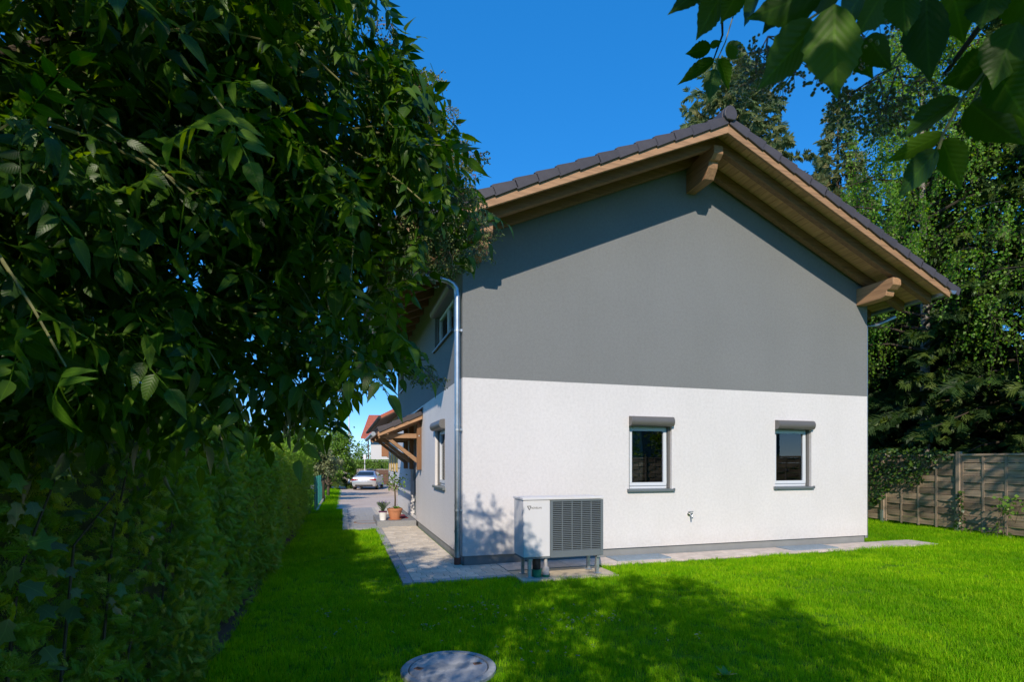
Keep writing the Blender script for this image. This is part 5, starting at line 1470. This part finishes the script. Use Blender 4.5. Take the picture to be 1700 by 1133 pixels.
# street side: clipped hedge, plank fence, gate, posts, railing
def fp(px, Y): return (px - CX) / F * Y
sh = empty('street_hedge', (fp(615, 54), 54, -.47)); tag(sh, 'clipped bright green hedge in front of the house across the street', 'hedge')
n = 7000; L = np.stack([rng.uniform(-4.2, 6, n), rng.normal(-.5, .06, n), rng.uniform(.9, 2.25, n)], 1); tp_ = rng.random(n) < .2; L[tp_, 2] = 2.25; L[tp_, 1] = rng.uniform(-.5, .4, tp_.sum())
tv, tf = simple_leaf(.7)
scatter('foliage', tv, tf, frames(rng.normal(0, 1, (n, 3)) + [0, -.6, .6], rng.normal(0, .5, (n, 3)) + [0, -1, .6]) * (.13 * rng.uniform(.7, 1.2, n))[:, None, None], L, MAT['bush'], sh)['kind'] = 'stuff'
MB().box(-4.1, 6, -.42, .4, 0, 2.15).build('solid_core', MAT['thuja_core'], sh)
pf = empty('plank_fence', (fp(620, 50), 50, -.47)); tag(pf, 'grey vertical plank fence along the far side of the street', 'fence')
greyw = M_wood('grey_plank', (.30, .265, .23), 'z', .9, .6, .2)
pk_ = MB().box(0, .17, -.012, .012, .05, 1.45).mesh('plank', greyw)
for k in range(46): inst(pk_, 'plank', pf, (-4.6 + k * .19, 0, random.uniform(-.02, .02)))
MB().box(-4.65, 4.2, -.07, -.015, 1.05, 1.15).build('rail', greyw, pf)
gt = empty('garden_gate', (fp(634, 49.4), 49.4, -.47)); tag(gt, 'dark brown plank garden gate in the grey street fence', 'gate')
for k in range(6): MB().box(-.6 + k * .2 + .004, -.6 + (k + 1) * .2 - .004, -.02, .02, .05, 1.35).build('plank', brown, gt)
MB().box(-.6, .6, -.05, -.022, .3, .42).build('rail', brown, gt); MB().box(-.6, .6, -.05, -.022, 1.0, 1.12).build('rail', brown, gt)
def pole(name, label, px, Y, h, r_, mat):
    t = empty(name, (fp(px, Y), Y, gz(fp(px, Y), Y))); tag(t, label, 'post')
    smooth_by_angle(MB().tube([(0, 0, -.1), (0, 0, h * .5), (0, 0, h)], [r_, r_ * .9, r_ * .7], 10).build('shaft', mat, t), 40)
    smooth_by_angle(MB().tube([(0, 0, 0), (0, 0, .25)], r_ * 1.6, 10).build('base', mat, t), 40)
    return t
wp = M_simple('white_painted_metal', (.7, .7, .7), .5)
q = pole('street_lamp', 'tall pale street lamp post left of the parked car', 579.5, 46, 6.2, .07, wp)
MB().box(-.1, .1, -.5, .12, 6.2, 6.3).build('lamp_head', wp, q, bevel=.02)
q = pole('sign_post', 'short grey sign post behind the parked car', 605.5, 46, 2.7, .045, wp)
MB().box(-.12, .12, -.03, .03, 2.3, 2.72).build('sign_plate', wp, q, bevel=.01)
rl = empty('street_railing', (fp(566, 44), 44, -.47)); tag(rl, 'white tubular railing at the end of the driveway', 'railing')
m = MB()
for k in range(4): MB().tube([(k * 1.0, 0, 0), (k * 1.0, 0, .95)], .03, 8).build('post', wp, rl)
for z in (.45, .92): MB().tube([(-.1, 0, z), (3.1, 0, z)], .025, 8).build('rail', wp, rl)

# ------------------------------------------------------------------ parked car (seen from behind)
car = empty('parked_car', (fp(604, 39.5), 39.5, gz(fp(604, 39.5), 39.5) + .012), ANG * .35); tag(car, 'silver coupe parked at the end of the driveway, seen from behind', 'car')
paint, pnt, pb = mat_new('silver_paint'); pb.inputs['Base Color'].default_value = (.52, .53, .54, 1); pb.inputs['Metallic'].default_value = .55; pb.inputs['Roughness'].default_value = .3; pb.inputs['Coat Weight'].default_value = .6
carglass = M_simple('car_glass', (.02, .03, .04), .05, 0, .0); tyre = M_simple('tyre_rubber', (.02, .02, .02), .85); lampred = M_simple('tail_lamp', (.28, .01, .015), .2); plate_m = M_simple('number_plate', (.5, .53, .6), .5)
# sections along y (0 = rear bumper, 4.6 = nose): half width, bottom, shoulder, roof height and half width at the roof
S = [(0.0, .74, .36, .78, .80, .66), (.06, .86, .28, .86, .93, .70), (.25, .90, .24, .92, 1.00, .74), (.55, .91, .22, .94, 1.03, .72), (1.15, .915, .2, .95, 1.30, .60), (1.7, .915, .2, .95, 1.385, .58), (2.4, .915, .2, .94, 1.36, .58), (3.0, .915, .2, .92, 1.08, .66), (3.3, .915, .2, .90, .97, .74), (4.1, .89, .22, .80, .86, .70), (4.5, .78, .28, .66, .70, .60), (4.62, .6, .36, .55, .57, .5)]
vs = []; fs = []
for (y, hw_, zb, zs, zr, hr) in S:
    prof = [(0, zb), (hw_ * .86, zb), (hw_ * .97, zb + .12), (hw_, (zb + zs) * .5), (hw_ * .97, zs), (hr + (hw_ * .97 - hr) * .45, zs + (zr - zs) * .5), (hr, zr - .03 * (zr > zs + .1)), (hr * .5, zr + .01), (0, zr + .015)]
    full = prof + [(-x, z) for x, z in prof[-2:0:-1]]
    vs += [(x, y, z) for x, z in full]
kk = len(full)
for i in range(len(S) - 1):
    for j in range(kk): fs.append((i*kk + j, i*kk + (j+1) % kk, (i+1)*kk + (j+1) % kk, (i+1)*kk + j))
fs += [tuple(range(kk)), tuple((len(S)-1)*kk + j for j in range(kk))]
m = MB(); m.add(vs, fs); body = m.build('body', paint, car); smooth_by_angle(body, 35)
m = MB(); m.add([(-.62, .60, 1.055), (.62, .60, 1.055), (.53, 1.12, 1.300), (-.53, 1.12, 1.300)], [(0, 1, 2, 3)]); m.v = [(x, y - .008, z + .022) for x, y, z in m.v]
m.build('rear_window', carglass, body)
for sg in (-1, 1):
    m = MB(); m.add([(sg*.83, .85, 1.0), (sg*.83, 2.9, .98), (sg*.66, 2.3, 1.29), (sg*.66, 1.3, 1.285)], [(0, 1, 2, 3)]); m.v = [(x + sg * .02, y, z) for x, y, z in m.v]; m.build('side_window', carglass, body)
    m = MB(); m.prism([(.36 * sg, .80), (.80 * sg, .84), (.88 * sg, .79), (.86 * sg, .70), (.62 * sg, .71), (.40 * sg, .755)], 'y', -.03, .17); m.build('tail_lamp', lampred, body)
    m = MB(); m.box(sg * .94 - .09, sg * .94 + .09, 2.55, 2.7, .93, 1.05); m.build('wing_mirror', paint, body, bevel=.03)
    m = MB(); m.tube([(sg * .58, -.04, .33), (sg * .58, .1, .33)], .05, 12); m.build('exhaust', MAT['black'], body)
    for y in (.95, 3.72):
        wt = smooth_by_angle(MB().tube([(sg * .70, y, .32), (sg * .90, y, .32)], .32, 20).build('wheel', tyre, car), 40)
        smooth_by_angle(MB().tube([(sg * .89, y, .32), (sg * .905, y, .32)], .21, 16).build('rim', MAT['zinc'], wt), 40)
MB().box(-.26, .26, -.02, .06, .60, .72).build('number_plate', plate_m, body, bevel=.004)
MB().box(-.62, .62, -.012, .08, .285, .40).build('diffuser', MAT['black'], body, bevel=.01)
MB().box(-.60, .60, -.008, .05, .56, .60).build('bumper_crease', paint, body, bevel=.01)

# ------------------------------------------------------------------ potted plants on the step
pt1 = empty('potted_tree', hw(-.50, 5.72, .167), ANG); tag(pt1, 'small standard tree in a terracotta pot on the granite step', 'plant')
smooth_by_angle(MB().lathe([(.16, .0), (.17, .02), (.12, .02), (.17, .2), (.17, .22), (.19, .225), (.19, .28), (.17, .28), (.165, .25)], 28).build('pot', MAT['terracotta'], pt1), 35)
MB().lathe([(.0, .25), (.165, .25)], 20, cap=False).build('soil', MAT['soil'], pt1)
MB().tube([(0, 0, .24), (.01, 0, .5), (0, .01, .75)], [.022, .02, .016], 8).build('trunk', MAT['bark'], pt1, smooth=True)
nL = 130
Lp = np.concatenate([np.array([0, 0, .95]) + rng.normal(0, 1, (nL, 3)) * [.13, .13, .12], np.array([.0, .1, .1]) * 0 + np.array([0, 0, .3]) + rng.normal(0, .07, (20, 3)) * [1, 1, .2]])
tv, tf = leaflet(4, .55, .2, .2)
scatter('crown', tv, tf, frames(rng.normal(0, 1, (nL + 20, 3)) + [0, 0, .2], rng.normal(0, .6, (nL + 20, 3)) + [0, 0, 1]) * (.085 * rng.uniform(.7, 1.2, nL + 20))[:, None, None], Lp, MAT['bush'], pt1, lv=tv * [1, 1, 0])['kind'] = 'stuff'
m = MB()
for i in range(16):
    q = Vector(Lp[i * 7]); m.tube([(0, .01, .74), Vector((0, .01, .82)) * .6 + q * .4, q], [.007, .005, .003], 5, False)
m.build('branches', MAT['bark'], pt1)
pt2 = empty('potted_lavender', hw(-.80, 5.62, .167), ANG); tag(pt2, 'lavender plant in a white pot on the left end of the granite step', 'plant')
smooth_by_angle(MB().lathe([(.075, 0), (.095, .21), (.09, .21), (.085, .19)], 24).build('pot', MAT['white_pot'], pt2), 35)
smooth_by_angle(MB().lathe([(.094, .195), (.102, .2), (.102, .225), (.092, .225)], 24, cap=False).build('pot_rim', M_simple('purple_rim', (.12, .03, .1), .5), pt2), 35)
nL = 420; th2 = rng.uniform(0, 6.283, nL); lean = rng.uniform(.0, .75, nL); hgt = rng.uniform(.02, .24, nL)
Lp = np.stack([np.cos(th2) * lean * hgt * .9, np.sin(th2) * lean * hgt * .9, .2 + hgt * .9], 1)
tv, tf = simple_leaf(.2)
scatter('foliage', tv, tf, frames(np.stack([np.cos(th2) * lean, np.sin(th2) * lean, np.ones(nL) * .9], 1) + rng.normal(0, .35, (nL, 3)), rng.normal(0, 1, (nL, 3))) * (.07 * rng.uniform(.7, 1.2, nL))[:, None, None], Lp, MAT['lavender'], pt2)['kind'] = 'stuff'
m = MB()
for i in range(7):
    a = i * .9; m.tube([(math.cos(a) * .08, math.sin(a) * .08, .42), (math.cos(a) * .1, math.sin(a) * .1, .48)], [.008, .003], 5)
m.build('flower_spikes', MAT['lavflower'], pt2)

# ------------------------------------------------------------------ behind the camera: shrubs added to darken the panes, and the mirrored house
leafy('added_shrub', 'unseen green shrub row added behind the right fence to darken the pane reflections', (14.2, -2.5), [(0, 0, 1.6, 1.5), (.3, 2.6, 1.8, 1.5), (.5, -2.6, 1.7, 1.5), (.8, 5.2, 1.6, 1.4), (.2, -5.0, 1.6, 1.5)], 5000, .16, MAT['bush'], 61, 'shrub', trunk=.08)
leafy('added_shrub', 'unseen green shrub row added behind the camera to darken the pane reflections', (2.0, -9.5), [(0, 0, 1.5, 1.5), (2.6, .3, 1.6, 1.5), (-2.6, .2, 1.6, 1.5), (5.2, .2, 1.6, 1.5), (-5.2, 0, 1.7, 1.5), (7.8, 0, 1.6, 1.4), (-7.6, 0, 1.6, 1.4)], 6000, .18, MAT['tree'], 62, 'shrub', trunk=.08)
rh = empty('rear_house', (21, -9, 0), R(-32)); tag(rh, 'grey rendered house with chimney mirrored in the left gable window', 'house')
m = MB(); m.box(0, 9, 0, 9, -.2, 4.2); m.add([(0, 0, 4.2), (0, 9, 4.2), (0, 4.5, 7.4), (9, 0, 4.2), (9, 9, 4.2), (9, 4.5, 7.4)], [(0, 1, 2), (5, 4, 3)]); m.build('wall', MAT['plinth'], rh)
m = MB()
for ya, za in ((-.8, 3.75), (9.8, 3.75)):
    m.add([(-.7, ya, za), (9.7, ya, za), (9.7, 4.5, 7.5), (-.7, 4.5, 7.5), (-.7, ya, za + .18), (9.7, ya, za + .18), (9.7, 4.5, 7.68), (-.7, 4.5, 7.68)], [(0,1,2,3),(7,6,5,4),(0,4,5,1),(1,5,6,2),(2,6,7,3),(3,7,4,0)])
rf = m.build('roof', MAT['tile'], rh); MB().box(3, 3.6, 5.2, 5.9, 6.6, 8.5).build('chimney', MAT['plinth'], rf)
